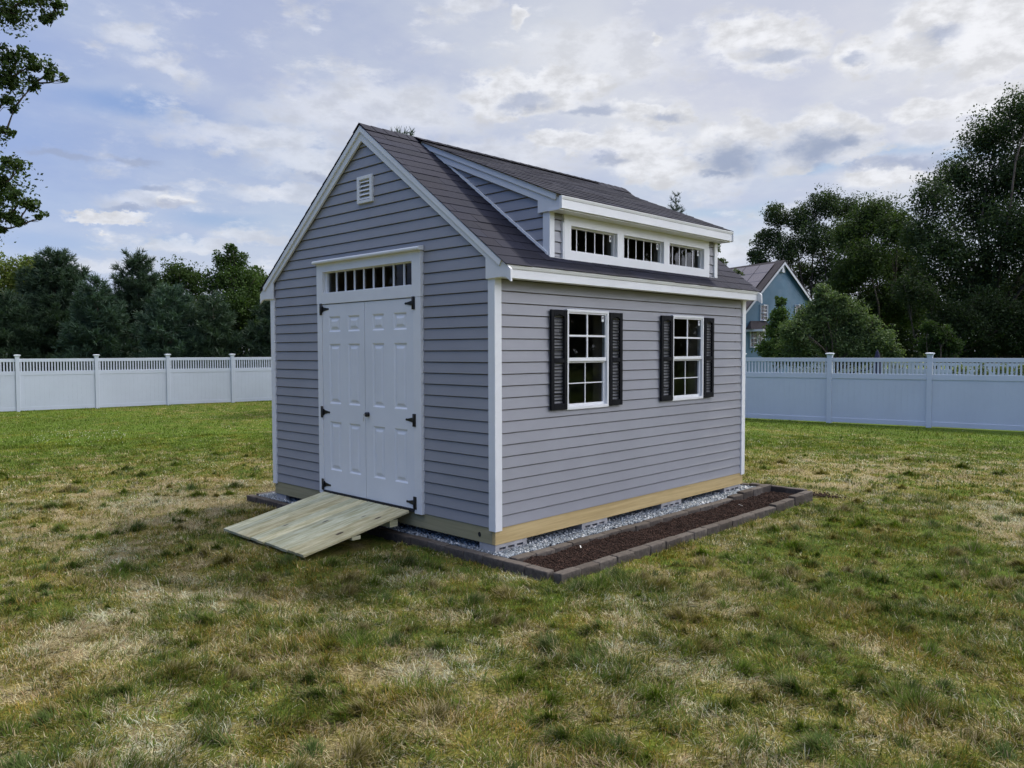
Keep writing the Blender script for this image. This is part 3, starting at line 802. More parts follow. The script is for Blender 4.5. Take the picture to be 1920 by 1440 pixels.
# ---- gable vent
mb = MB(); a, b, c, d = 1.703, 1.953, 2.995, 3.262
for q_ in ((a, a+.036, c, d), (b-.036, b, c, d), (a+.0361, b-.0361, c, c+.030), (a+.0361, b-.0361, d-.034, d)): pbox(mb, FRONT, *q_, -.02, .014)
ve = mb.build('gable_vent', 'white_paint', shed, .003, 2)
mb = MB()
for k in range(5):
    z = c+.036+k*.041
    p = [FRONT(a+.03, z+.030, -.020), FRONT(b-.03, z+.030, -.020), FRONT(b-.03, z, .008), FRONT(a+.03, z, .008)]
    mb.solid(p+[x+np.array([0, 0, .004]) for x in p], [(0, 1, 2, 3), (7, 6, 5, 4), (0, 4, 5, 1), (1, 5, 6, 2), (2, 6, 7, 3), (3, 7, 4, 0)])
mb.build('vent_slats', 'white_paint', ve)
mb = MB(); pbox(mb, FRONT, a+.03, b-.03, c+.02, d-.02, -.028, -.0245); mb.build('vent_backing', 'concrete', ve)

# ==================================================================  RAMP
ramp = empty('wooden_ramp', (-.6, 1.86, -.27), 'pale pressure treated plank ramp leading up to the white double doors', 'ramp')
rx0, rz0, rx1, rz1 = -1.168, -.203, -.034, .010
sl = (rz1-rz0)/(rx1-rx0); q = random.Random(21)
mb = MB(); ry0, ry1, n = 1.128, 2.600, 11
ang = math.atan(sl); nx, nz = -math.sin(ang), math.cos(ang)
for k in range(n):
    a = ry0+(ry1-ry0)*k/n+.0034; b = ry0+(ry1-ry0)*(k+1)/n-.0034
    t = q.uniform(.78, 1.14); hu = q.uniform(-.05, .09)
    mb.col = (t*(1+hu), t, t*(1-hu*1.3))
    e0 = q.uniform(-.004, .004); w = q.uniform(-.0012, .0012)
    c = .006
    x0_, x1_ = rx0+e0, rx1
    sec = [(a, 0-c), (a+c, 0), (b-c, 0), (b, -c), (b, -.024), (a, -.024)]
    A = []; B = []
    for yy, h in sec:
        A.append((x0_+nx*(h+w), yy, rz0+sl*(x0_-rx0)+nz*(h+w))); B.append((x1_+nx*(h+w), yy, rz1+nz*(h+w)))
    mb.solid(A+B, [tuple(range(6))[::-1], tuple(range(6, 12))]+[(i, (i+1) % 6, 6+(i+1) % 6, 6+i) for i in range(6)])
mb.build('planks', 'ramp_wood', ramp)
for xx in (-.62, -.20):
    zz = rz0+sl*(xx-rx0)-.0255
    mb = MB(); mb.box(xx-.045, xx+.045, ry0+.02, ry1-.02, zz-.045-(.03 if xx > -.3 else 0), zz-.012); mb.build('cross_bearer', 'ramp_wood', ramp)
for yy in (ry0+.05, ry1-.09, 1.84):
    mb = MB(); y0 = yy; P = []
    for xx, dz in ((-.95, -.028), (-.06, -.0275)):
        zz = rz0+sl*(xx-rx0)
        P.append((xx, zz+dz)); 
    mb.prism([(P[0][0], P[0][1]), (P[0][0], P[0][1]-.02), (P[1][0], P[1][1]-.11), (P[1][0], P[1][1])], 1, y0+.0, y0+.038) if yy > 1.5 else None
    if yy > 1.5: mb.build('stringer', 'ramp_wood', ramp)
# ==================================================================  BLOCKS, GRAVEL, BED
def block_mesh(seed, l, w, h, parts=(7, 3, 3), jit=.0035):
    bm = bmesh.new(); bmesh.ops.create_cube(bm, size=1)
    bmesh.ops.scale(bm, vec=(l, w, h), verts=bm.verts)
    bmesh.ops.bevel(bm, geom=bm.edges[:], offset=.009, segments=2, affect='EDGES', profile=.6)
    bmesh.ops.subdivide_edges(bm, edges=[e for e in bm.edges if e.calc_length() > .04], cuts=3, use_grid_fill=True)
    q_ = random.Random(seed)
    for v in bm.verts:
        v.co += Vector((q_.uniform(-jit, jit), q_.uniform(-jit, jit), q_.uniform(-jit*.6, jit*.6)))
    me = bpy.data.meshes.new('edging_block'); bm.to_mesh(me); bm.free()
    me.polygons.foreach_set('use_smooth', np.ones(len(me.polygons), bool)); me.materials.append(M['edging']); return me
BL = .242
bmeshes = [block_mesh(k, BL-.005, .088, .125) for k in range(6)]
ORD = 'first second third fourth fifth sixth seventh eighth ninth tenth eleventh twelfth thirteenth fourteenth fifteenth sixteenth seventeenth eighteenth nineteenth twentieth twenty-first twenty-second'.split()
q = random.Random(77)
edge_proto = bpy.data.objects.new('edging_block', bmeshes[0])
first_edge = [True]
def put_block(x, y, ztop, rz, label, group):
    if first_edge[0]: o = edge_proto; first_edge[0] = False
    else: o = edge_proto.copy()
    o.data = bmeshes[q.randrange(6)]
    COL.objects.link(o); o.location = (x+q.uniform(-.003, .003), y+q.uniform(-.004, .004), ztop-.0625+q.uniform(-.003, .003))
    o.rotation_euler = (q.uniform(-.02, .02), q.uniform(-.012, .012), rz+q.uniform(-.02, .02)+(math.pi if q.random() < .5 else 0))
    tag(o, label, 'edging block', group)
stp = lambda x, a, b: (0 if x < a else .026 if x < b else .046)
n_out = 19
for k in range(n_out):              # outer side of the bed
    x = -.10+BL*(k+.5)
    last = k == n_out-1
    lab = ('grey edging block ending the outer row of the mulch bed at its raised far corner' if last else
           'dark grey edging block forming the near corner of the mulch bed' if k == 0 else
           f'grey edging block, {ORD[k]} from the near corner along the outer side of mulch bed')
    put_block(x, -.777, -.208+stp(x, 3.62, 4.08), 0, lab, 'edging blocks along the outer side of the mulch bed')
for k in range(19):                 # between gravel and bed
    x = -.01+BL*(k+.5)
    if x > 4.58: break
    put_block(x, -.217, -.203+stp(x, 3.62, 3.86), 0, f'brown grey edging block, {ORD[k]} from the shed door end between gravel and mulch', 'edging blocks between the gravel and the mulch')
for k in range(20):                 # front row, runs under the ramp
    y = -.70+BL*(k+.5)
    if 1.22 < y < 2.5 and False: continue
    if y > 4.02: break
    put_block(-.084, y, -.206, math.pi/2, f'dark edging block, {ORD[k]} from the near corner in the front row under the doors', 'edging blocks in front of the shed')
for k in range(7):                  # left end
    put_block(-.01+BL*(k+.5), 4.085, -.198, 0, f'dark edging block, {ORD[k]} from the front in the short row left of the shed', 'edging blocks left of the shed')
for k in range(8):                  # far end
    put_block(4.612, -.69+BL*(k+.5), -.172 if k < 3 else -.190, math.pi/2, f'pale topped edging block, {ORD[k]} from the raised corner along the far end of bed', 'edging blocks at the far end of the bed')

# gravel strip
def stones(name, n, region, size, cols, mat, z, seed, flat=.6, kind='stuff', label=None, cat=None):
    q_ = np.random.RandomState(seed)
    x, y = region(n, q_); n = len(x)
    base = np.array([[1, 0, 0], [-1, 0, 0], [0, 1, 0], [0, -1, 0], [0, 0, 1], [0, 0, -1]], float)
    cube = np.array([[a, b, c] for a in (-1, 1) for b in (-1, 1) for c in (-1, 1)], float)*.62
    fq = np.array([[0, 1, 3, 2], [4, 6, 7, 5], [0, 4, 5, 1], [2, 3, 7, 6], [0, 2, 6, 4], [1, 5, 7, 3]])
    s = size[0]+(size[1]-size[0])*q_.rand(n)**1.5
    V = cube[None]*(1+.45*(q_.rand(n, 8, 3)-.5))*s[:, None, None]*np.stack([.8+.6*q_.rand(n), .7+.4*q_.rand(n), flat*(.7+.6*q_.rand(n))], -1)[:, None, :]
    A = q_.randn(n, 3, 3); Qm, _ = np.linalg.qr(A)
    V = np.einsum('nij,nkj->nki', Qm, V)
    V = V+np.stack([x, y, z(x, y, q_)], -1)[:, None, :]
    c = cols(n, q_)
    Fq = (np.arange(n)[:, None, None]*8+fq[None]).reshape(-1, 4)
    o = np_mesh(name, V.reshape(-1, 3), Fq, mat, np.repeat(c, 8, 0))
    return o
def reg_gravel(n, q_):
    a = n*5//10; b = n*3//10; c = n-a-b
    xs = np.concatenate([q_.uniform(-.03, 4.56, a), q_.uniform(-.03, .45, b), q_.uniform(-.03, 1.3, c)])
    ys = np.concatenate([q_.uniform(-.16, .35, a), q_.uniform(-.16, 4.04, b), q_.uniform(3.45, 4.04, c)])
    return xs, ys
def gcol(n, q_):
    u = q_.rand(n)[:, None]; c = np.array([.13, .15, .165])*(1-u)+np.array([.32, .345, .365])*u
    k = q_.rand(n)[:, None] > .9
    return np.where(k, np.array([.60, .60, .58]), c)*(.75+.5*q_.rand(n)[:, None])
gv = stones('gravel', 26000, reg_gravel, (.008, .019), gcol, 'stone', lambda x, y, q_: -.222+.010*N2.fbm(x, y, 5, 2)+q_.rand(len(x))*.010, 5)
tag(gv, 'blue grey crushed stone round the foot of the shed', 'gravel', kind='stuff')
mb = MB(); mb.col = (.16, .17, .18); mb.box(-.03, 4.57, -.16, 4.04, -.32, -.226); gb = mb.build('gravel_bed', 'stone'); tag(gb, kind='structure')
# mulch bed: lumpy soil sheet and shreds
xs = np.linspace(-.03, 4.56, 300); ys = np.linspace(-.73, -.26, 50)
X_, Y_ = np.meshgrid(xs, ys, indexing='ij')
mz = lambda x, y: -.243+.055*(N3.fbm(x, y, 4.0, 4)-.5)+.016*(N4.fbm(x, y, 22, 3)-.5)+.015*sstep(.12, 0, np.minimum(np.abs(y+.73), np.abs(y+.26)))*0
Z_ = mz(X_, Y_)
i, j = np.meshgrid(np.arange(299), np.arange(49), indexing='ij')
Qm_ = np.stack([i*50+j, (i+1)*50+j, (i+1)*50+j+1, i*50+j+1], -1).reshape(-1, 4)
ms = np_mesh('mulch_soil', np.stack([X_, Y_, Z_], -1).reshape(-1, 3), Qm_, 'soil', smooth=True); tag(ms, kind='structure')
def mcol(n, q_):
    u = q_.rand(n)[:, None]; return (np.array([.018, .010, .007])*(1-u)+np.array([.062, .033, .023])*u)*(.6+.8*q_.rand(n)[:, None])
mu = stones('mulch', 22000, lambda n, q_: (q_.uniform(-.03, 4.56, n), q_.uniform(-.73, -.26, n)), (.003, .011), mcol, 'mulch', lambda x, y, q_: mz(x, y)+.001+.004*q_.rand(len(x)), 6, .35)
tag(mu, 'dark red brown shredded mulch in the long bed', 'mulch', kind='stuff')
sp = stones('spilled_mulch', 500, lambda n, q_: (4.72+np.abs(q_.randn(n))*.10, -.75+q_.randn(n)*.16), (.004, .014), mcol, 'mulch', lambda x, y, q_: gz(x, y)+.02+.01*q_.rand(len(x)), 8, .4)
tag(sp, 'brown mulch spilled on the grass beside the far corner', 'mulch', kind='stuff')
for (x, y, a, lab) in ((.705, -.36, .9, 'white plastic plant tag lying in the near half of mulch bed'), (3.482, -.432, 2.2, 'white plastic plant tag lying near the far end of mulch bed')):
    mb = MB(); c, s_ = math.cos(a), math.sin(a); hl, hw = .036, .0055; z = float(mz(np.array(x), np.array(y)))
    p = [(x+c*u*hl-s_*v*hw, y+s_*u*hl+c*v*hw, z+.012+u*.012) for u, v in ((-1, -1), (.7, -1), (1, 0), (.7, 1), (-1, 1))]
    mb.solid(p+[(a_, b_, c_+.0015) for a_, b_, c_ in p], [(4, 3, 2, 1, 0), (5, 6, 7, 8, 9)]+[(k, (k+1) % 5, 5+(k+1) % 5, 5+k) for k in range(5)])
    tag(mb.build('plant_tag', 'plant_tag'), lab, 'plant tag', 'plant tags in the mulch')
# foundation blocks
def fblock(x0, x1, y0, y1, label):
    mb = MB(); z0, z1 = -.33, -.1455
    ax = (x1-x0) > (y1-y0)
    zs = (z1-.052, z1-.030)
    if ax:                          # three slots through the long face
        ln = x1-x0; us = [x0+ln*t for t in (.12, .32, .40, .60, .68, .88)]
        mb.box(x0, x1, y0, y1, z0, zs[0]); mb.box(x0, x1, y0, y1, zs[1], z1)
        for a, b in ((x0, us[0]), (us[1], us[2]), (us[3], us[4]), (us[5], x1)): mb.box(a, b, y0+.0005, y1, zs[0]+.0001, zs[1]-.0001)
        mb.box(x0+.01, x1-.01, (y0+y1)/2, y1-.01, zs[0], zs[1])
    else: mb.box(x0, x1, y0, y1, z0, z1)
    o = mb.build('foundation_block', 'concrete'); tag(o, label, 'concrete block', 'concrete blocks under the shed')
fblock(.016, .41, .018, .215, 'grey concrete block under the near corner of the shed')
fblock(1.187, 1.587, .018, .215, 'slotted concrete block under the long side below the near window')
fblock(2.546, 2.950, .018, .215, 'slotted concrete block under the long side below the far window')
fblock(3.905, 4.30, .018, .215, 'slotted concrete block under the far end of the long side')
fblock(.020, .41, 3.48, 3.69, 'pale concrete block under the left front corner of the shed beside the ramp')
# ==================================================================  FENCES
def fence(name, pts, label, cat='fence', h=1.80, first_cap=True):
    """white vinyl privacy fence with a picket top; pts are the post feet"""
    c = np.mean(pts, 0)
    fo = empty(name, (c[0], c[1], float(gz(c[0], c[1]))), label, cat)
    q = random.Random(len(pts))
    for (x, y) in pts:
        z = float(gz(x, y)); w = .0635
        d = np.array(pts[1])-np.array(pts[0]); a = math.atan2(d[1], d[0])
        def ring(r, zz): return [(x+r*(math.cos(a)*sx-math.sin(a)*sy), y+r*(math.sin(a)*sx+math.cos(a)*sy), zz) for sx, sy in ((-1, -1), (1, -1), (1, 1), (-1, 1))]
        def stack(rs_):
            mb = MB(); V = [p for r_, zz in rs_ for p in ring(r_, zz)]; n = len(rs_)
            mb.solid(V, [(3, 2, 1, 0), tuple(4*(n-1)+k for k in range(4))]+[(4*i+k, 4*i+(k+1) % 4, 4*i+4+(k+1) % 4, 4*i+4+k) for i in range(n-1) for k in range(4)])
            return mb
        lean = q.uniform(-.004, .004)
        p = stack([(w, z-.3), (w, z+h+.055)]).build('post', 'fence_vinyl', fo, .004)
        stack([(w+.004, z+h+.035), (w+.006, z+h+.062), (w+.016, z+h+.088), (w+.038, z+h+.108), (w+.040, z+h+.122), (w+.012, z+h+.136), (.004, z+h+.142)]).build('post_cap', 'fence_vinyl', p)
    for (x0, y0), (x1, y1) in zip(pts, pts[1:]):
        d = np.array([x1-x0, y1-y0]); ln = np.linalg.norm(d); u = d/ln; nrm = np.array([-u[1], u[0]])
        zA, zB = float(gz(x0, y0)), float(gz(x1, y1))
        def P(t, w, z): return (x0+u[0]*t+nrm[0]*w, y0+u[1]*t+nrm[1]*w, zA+(zB-zA)*t/ln+z)
        def bx(mb, t0, t1, w0, w1, z0, z1):
            p = [P(t, w, z) for z in (z0, z1) for w in (w0, w1) for t in (t0, t1)]
            mb.solid(p, [(0, 2, 3, 1), (4, 5, 7, 6), (0, 1, 5, 4), (2, 6, 7, 3), (0, 4, 6, 2), (1, 3, 7, 5)])
        a, b = .064, ln-.064
        mb = MB(); n = 16; bw = (b-a)/n                       # tongue and groove boards
        for k in range(n): bx(mb, a+k*bw+.0012, a+(k+1)*bw-.0012, -.011, .011, .15, 1.24)
        bx(mb, a, b, -.007, .007, .15, 1.24)
        pan = mb.build('panel', 'fence_vinyl', fo)
        mb = MB(); bx(mb, a, b, -.024, .024, .025, .150); mb.build('bottom_rail', 'fence_vinyl', pan, .003)
        mb = MB(); bx(mb, a, b, -.024, .024, 1.235, 1.375); mb.build('middle_rail', 'fence_vinyl', pan, .003)
        mb = MB(); bx(mb, a, b, -.024, .024, h-.108, h); mb.build('top_rail', 'fence_vinyl', pan, .003)
        mb = MB(); n = 25; sp = (b-a)/n
        for k in range(n): bx(mb, a+(k+.5)*sp-.021, a+(k+.5)*sp+.021, -.0105, .0105, 1.37, h-.10)
        mb.build('pickets', 'fence_vinyl', pan)
# far fence: its posts measured, then carried on both ways
pA, pB = np.array([2.89, 26.03]), np.array([10.09, 25.03])
ux = (pB-pA)/3.0
fence('back_fence', [tuple(pA+ux*k) for k in range(-5, 6)], 'long white vinyl fence with picket top behind the lawn left of the shed')
rA, rB = np.array([17.15, 4.15]), np.array([17.50, 1.70]); ur = rB-rA
fence('side_fence', [tuple(rA+ur*k) for k in range(-8, 6)], 'white vinyl fence with picket top and flared post caps, right of the shed')
fence('neighbour_fence', [(28.6+.02*k, 10.5-2.45*k) for k in range(0, 6)], 'paler white fence glimpsed beyond the pickets of the right fence', h=1.62)

# ==================================================================  TREES
class Leaves:
    def __init__(s, seed): s.q = np.random.RandomState(seed); s.V = []; s.F = []; s.C = []; s.n = 0
    def add(s, P, size, col, asp=.55, up=.35, droop=0.):
        q = s.q; n = len(P)
        nrm = q.randn(n, 3); nrm[:, 2] += up*2; nrm /= np.linalg.norm(nrm, axis=1)[:, None]
        t = q.randn(n, 3); t -= nrm*(t*nrm).sum(1)[:, None]; t /= np.linalg.norm(t, axis=1)[:, None]
        if droop: t[:, 2] -= droop; t /= np.linalg.norm(t, axis=1)[:, None]
        b = np.cross(nrm, t); sz = (size*(.6+.8*q.rand(n)))[:, None]
        V = np.stack([P-t*sz*.5, P+b*sz*asp*.5-t*sz*.05, P+t*sz*.5+nrm*sz*.1, P-b*sz*asp*.5-t*sz*.05], 1)
        s.F.append(np.arange(n*4).reshape(n, 4)+s.n); s.n += n*4
        s.V.append(V.reshape(-1, 3)); s.C.append(np.repeat(col, 4, 0))
    def build(s, name, mat, parent): return np_mesh(name, np.vstack(s.V), np.vstack(s.F), mat, np.vstack(s.C), parent)

def limb(mb, a, b, r0, r1, q, k=5, bend=.12):
    a, b = np.array(a, float), np.array(b, float); n = 5; ln = np.linalg.norm(b-a)
    off = q.randn(3)*ln*bend
    pts = [a+(b-a)*t+off*math.sin(math.pi*t)+q.randn(3)*ln*.012 for t in np.linspace(0, 1, n)]
    mb.tube([Vector(p) for p in pts], [r0+(r1-r0)*t for t in np.linspace(0, 1, n)], k)
    return pts

def broadleaf(name, foot, lobes, label, cat, trunk_r, leaf, nleaf, seed, cols, group=None, hollow=.55, clump=.75, trunk_top=None, mat='leaf', twig=True, ntw=5, vexp=.72, chain=False, core=.5):
    """trunk, limbs to each lobe, leaf clumps in the lobes. lobes: [(x,y,z,rx,rz), ...]"""
    q = np.random.RandomState(seed); foot = np.array(foot, float)
    t = empty(name, foot, label, cat, group)
    lob = np.array(lobes, float); c = lob[:, :3].mean(0)
    top = np.array(trunk_top) if trunk_top is not None else np.array([foot[0]*.6+c[0]*.4, foot[1]*.6+c[1]*.4, foot[2]+(c[2]-foot[2])*.52])
    mb = MB()
    limb(mb, foot-np.array([0, 0, .3]), top, trunk_r, trunk_r*.42, q, 9, .03)
    for l in lob:
        st = foot+(top-foot)*q.uniform(.7, 1.)
        if chain:
            dc = np.hypot(lob[:, 0]-foot[0], lob[:, 1]-foot[1]); near = dc < np.hypot(l[0]-foot[0], l[1]-foot[1])-.15
            if near.any():
                cd = lob[near][:, :3]; kk = np.argmin(np.linalg.norm(cd-l[:3], axis=1)+.4*(cd[:, 2] > l[2])); st = cd[kk]
        e = l[:3]+q.randn(3)*l[3]*.15
        r0 = min(trunk_r*.36, .02+.036*l[3])
        pts = limb(mb, st, e, r0, r0*.4, q, 6, .08)
        if twig:
            for k in range(ntw):
                dd = q.randn(3); dd /= np.linalg.norm(dd)
                limb(mb, pts[q.randint(2, 5)], l[:3]+dd*np.array([l[3], l[3], l[4]])*.85, r0*.26, .006, q, 4, .06)
    mb.build('trunk', 'bark', t)
    lv = Leaves(seed+1); vol = lob[:, 3]**2*lob[:, 4]; vol = vol**vexp; vol /= vol.sum()
    for l, w in zip(lob, vol):
        n = int(nleaf*w); nc = max(6, int(n/45))
        dd = q.randn(nc, 3); dd /= np.linalg.norm(dd, axis=1)[:, None]
        rr_ = (hollow+(1-hollow)*q.rand(nc))*(.80+.42*q.rand(nc))
        cc = l[:3]+dd*rr_[:, None]*np.array([l[3], l[3], l[4]])
        cr = clump*(.5+.9*q.rand(nc))*min(l[3], 1.6)*.42
        idx = q.randint(0, nc, n)
        P = cc[idx]+np.clip(q.randn(n, 3), -1.4, 1.4)*cr[idx][:, None]*np.array([.62, .62, .42])
        kc = q.rand(n) < core                       # the shaded inner mass of the lobe
        di = q.randn(n, 3); di /= np.linalg.norm(di, axis=1)[:, None]
        P = np.where(kc[:, None], l[:3]+di*(q.rand(n)**.45*.82)[:, None]*np.array([l[3], l[3], l[4]]), P)
        u = (.5*q.rand(nc)[idx]+.5*q.rand(n))[:, None]
        col = np.array(cols[0])*(1-u)+np.array(cols[1])*u
        if len(cols) > 2:
            k = q.rand(n)[:, None] > .86; col = np.where(k, np.array(cols[2]), col)
        lv.add(P, np.full(n, leaf), col*(.75+.5*q.rand(n)[:, None]))
    lv.build('crown', mat, t)
    return t
def lobes_px(lst, d, zsq=.95, spread=.5, seed=0):
    """crown lobes seen at (px, py, radius px) at distance d, with depth of their own"""
    q = random.Random(seed); out = []
    for px, py, r in lst:
        dd = d+q.uniform(-1, 1)*spread*r/F*d*1.6
        p = at(px, py, dd); rr = r/F*dd
        out.append((p[0], p[1], p[2], rr, rr*zsq))
    return out
def foot_px(px, d):
    p = at(px, 660, d); return (p[0], p[1], float(gz(p[0], p[1])))
OAK = [(.024, .040, .020), (.048, .074, .030), (.066, .092, .03)]
MAPLE = [(.040, .070, .018), (.075, .115, .028), (.11, .15, .04)]
LIME = [(.075, .11, .022), (.13, .165, .035), (.17, .18, .05)]

# the tall oaks on the right
broadleaf('oak_tree', foot_px(1850, 47), lobes_px([(1915, 215, 62), (1850, 262, 58), (1795, 330, 52), (1748, 372, 46), (1725, 440, 50), (1900, 330, 70), (1965, 290, 90), (1835, 390, 72), (1770, 470, 66), (1905, 440, 85), (1730, 530, 50), (1830, 520, 80), (1925, 560, 80), (1980, 450, 90), (1790, 590, 56), (1870, 610, 62), (2040, 380, 100), (2020, 560, 100)], 47, seed=1),
          'tallest dark oak, its crown cut off by the right edge of the photo', 'tree', .42, .16, 150000, 31, OAK, 'big trees beyond the right fence', hollow=.08, clump=1.)
broadleaf('oak_tree', foot_px(1655, 58), lobes_px([(1640, 408, 46), (1600, 440, 40), (1680, 430, 44), (1625, 490, 52), (1690, 500, 50), (1590, 520, 40), (1650, 570, 56), (1705, 580, 44), (1600, 600, 40)], 58, seed=2),
          'dense rounded dark green oak between the blue house and the tallest oak', 'tree', .3, .16, 90000, 32, [(.024, .042, .015), (.055, .085, .024), (.07, .10, .026)], 'big trees beyond the right fence', hollow=.15, clump=1.)
broadleaf('oak_tree', foot_px(1525, 76), lobes_px([(1545, 385, 36), (1585, 392, 30), (1500, 412, 34), (1455, 405, 28), (1440, 450, 30), (1478, 470, 34), (1530, 450, 42), (1580, 450, 36), (1425, 490, 24), (1560, 510, 40), (1505, 520, 36), (1415, 478, 18), (1610, 490, 34)], 76, seed=3),
          'open crowned oak showing dark limbs against the sky behind the blue house', 'tree', .42, .20, 46000, 33, OAK, 'big trees beyond the right fence', hollow=.45)
broadleaf('woodland_tree', foot_px(1702, 43), lobes_px([(1775, 590, 40), (1820, 615, 46), (1850, 580, 46), (1900, 615, 56), (1960, 600, 66), (1835, 655, 40), (1890, 660, 46), (1790, 655, 30), (1700, 545, 34), (1735, 555, 34), (1950, 665, 50)], 43, seed=4),
          'low dark woodland tree filling the gap under the tallest oak', 'tree', .2, .13, 42000, 34, [(.018, .030, .013), (.035, .055, .02)], 'big trees beyond the right fence', hollow=.3)
broadleaf('woodland_tree', foot_px(1640, 72), lobes_px([(1585, 600, 40), (1630, 640, 44), (1680, 610, 40), (1560, 560, 40), (1720, 600, 44), (1700, 650, 40)], 72, seed=41),
          'dark understorey tree with bare trunk behind the green garden tree', 'tree', .25, .20, 30000, 35, [(.018, .030, .013), (.032, .05, .02)], 'big trees beyond the right fence', hollow=.3)
broadleaf('garden_tree', foot_px(1560, 31), lobes_px([(1548, 566, 26), (1568, 580, 30), (1520, 600, 36), (1592, 585, 26), (1608, 606, 32), (1632, 622, 26), (1652, 640, 26), (1490, 622, 30), (1560, 640, 46), (1610, 655, 40), (1500, 655, 40), (1672, 662, 20), (1538, 545, 15), (1582, 562, 12), (1642, 606, 11), (1668, 630, 12)], 31, seed=5),
          'bushy mid green garden tree in front of the blue house', 'tree', .11, .085, 60000, 36, [(.050, .080, .032), (.115, .160, .065), (.17, .21, .10)], None, hollow=.45)
broadleaf('garden_shrub', foot_px(1450, 33), lobes_px([(1462, 592, 22), (1455, 622, 24), (1478, 625, 28), (1440, 655, 22), (1468, 660, 32), (1464, 566, 12)], 33, seed=6),
          'slim brighter green shrub beside the windows of the blue house', 'shrub', .06, .105, 13000, 37, [(.045, .080, .022), (.085, .135, .035), (.12, .17, .05)], None, hollow=.4)
broadleaf('garden_shrub', foot_px(1755, 38), lobes_px([(1742, 612, 16), (1762, 630, 22), (1738, 648, 20), (1788, 648, 20), (1760, 664, 26)], 40, seed=7),
          'small leafy green shrub under the oaks behind the right fence', 'shrub', .06, .12, 11000, 38, [(.026, .046, .014), (.05, .08, .024)], None, hollow=.4)
broadleaf('maple_tree', foot_px(1335, 62), lobes_px([(1340, 462, 16), (1355, 492, 11), (1322, 490, 20), (1378, 512, 12), (1352, 518, 14), (1310, 530, 26), (1335, 545, 26), (1372, 532, 12)], 62, seed=8),
          'thin leaved tree showing just past the far end of the dormer', 'tree', .16, .2, 5200, 39, [(.05, .075, .025), (.10, .13, .05)], None, hollow=.3)
# broadleaved trees on the left
broadleaf('maple_tree', foot_px(20, 44), lobes_px([(30, 515, 40), (-25, 500, 50), (62, 500, 26), (20, 560, 50), (-50, 570, 60), (70, 560, 36), (25, 620, 52), (-40, 630, 60)], 44, seed=9),
          'yellow green broadleaved tree at the left end of the back fence', 'tree', .2, .15, 26000, 40, LIME, 'trees behind the back fence', hollow=.4)
broadleaf('maple_tree', foot_px(335, 48), lobes_px([(333, 515, 30), (312, 540, 30), (362, 530, 32), (335, 580, 40), (370, 580, 40), (300, 600, 40)], 48, seed=10),
          'rounded mid green tree top between the dark pines and the vine clad tree', 'tree', .18, .15, 19000, 41, [(.030, .052, .016), (.06, .095, .026)], 'trees behind the back fence', hollow=.4)
broadleaf('vine_clad_tree', foot_px(430, 40), lobes_px([(432, 468, 15), (418, 490, 22), (446, 490, 24), (430, 520, 34), (465, 528, 30), (400, 532, 26), (440, 570, 44), (480, 575, 34), (400, 590, 40), (455, 620, 48), (495, 625, 40), (410, 645, 44), (540, 600, 46)], 40, seed=11),
          'tall pointed vine clad tree right against the left side of the shed', 'tree', .2, .125, 40000, 42, [(.026, .048, .015), (.055, .095, .024), (.08, .13, .03)], 'trees behind the back fence', hollow=.45)
broadleaf('maple_tree', foot_px(490, 46), lobes_px([(480, 520, 26), (500, 540, 30), (470, 560, 34), (520, 580, 40), (560, 560, 40), (580, 620, 50)], 46, seed=12),
          'pale green broadleaved tree behind the vine clad tree', 'tree', .18, .15, 15000, 43, MAPLE, 'trees behind the back fence', hollow=.4)

# the oak whose boughs hang in from the left
ol = lobes_px([(60, -8, 34), (108, 8, 20), (18, 20, 30), (88, 30, 16), (-30, 10, 60),
               (30, 110, 26), (62, 122, 24), (95, 138, 18), (15, 150, 30), (60, 155, 15), (118, 148, 9), (-20, 130, 50), (10, 190, 18), (27, 203, 9),
               (12, 245, 13), (-14, 250, 26),
               (25, 312, 24), (6, 345, 22), (30, 372, 22), (55, 385, 18), (74, 407, 11), (12, 405, 24), (35, 420, 14), (-25, 360, 60), (0, 430, 10)], 17.5, spread=.35, seed=13)
ox, oy, _ = at(-430, 660, 18.5)
ofoot = (ox, oy, float(gz(ox, oy)))
q = random.Random(5)
for k in range(26):
    a = q.uniform(0, 6.28); r_ = q.uniform(1.0, 3.6); z = q.uniform(3.2, 9.5)
    ol.append((ox+r_*math.cos(a), oy+r_*math.sin(a), z, q.uniform(.8, 1.3), q.uniform(.6, 1.0)))
broadleaf('oak_tree', ofoot, ol, 'oak whose leafy boughs hang into the upper left corner of the sky', 'tree', .26, .085, 90000, 44,
          [(.024, .042, .014), (.055, .088, .024), (.075, .11, .03)], None, hollow=.1, clump=1.25, trunk_top=(ox, oy, 7.5), ntw=3, vexp=.48, chain=True, core=0.)

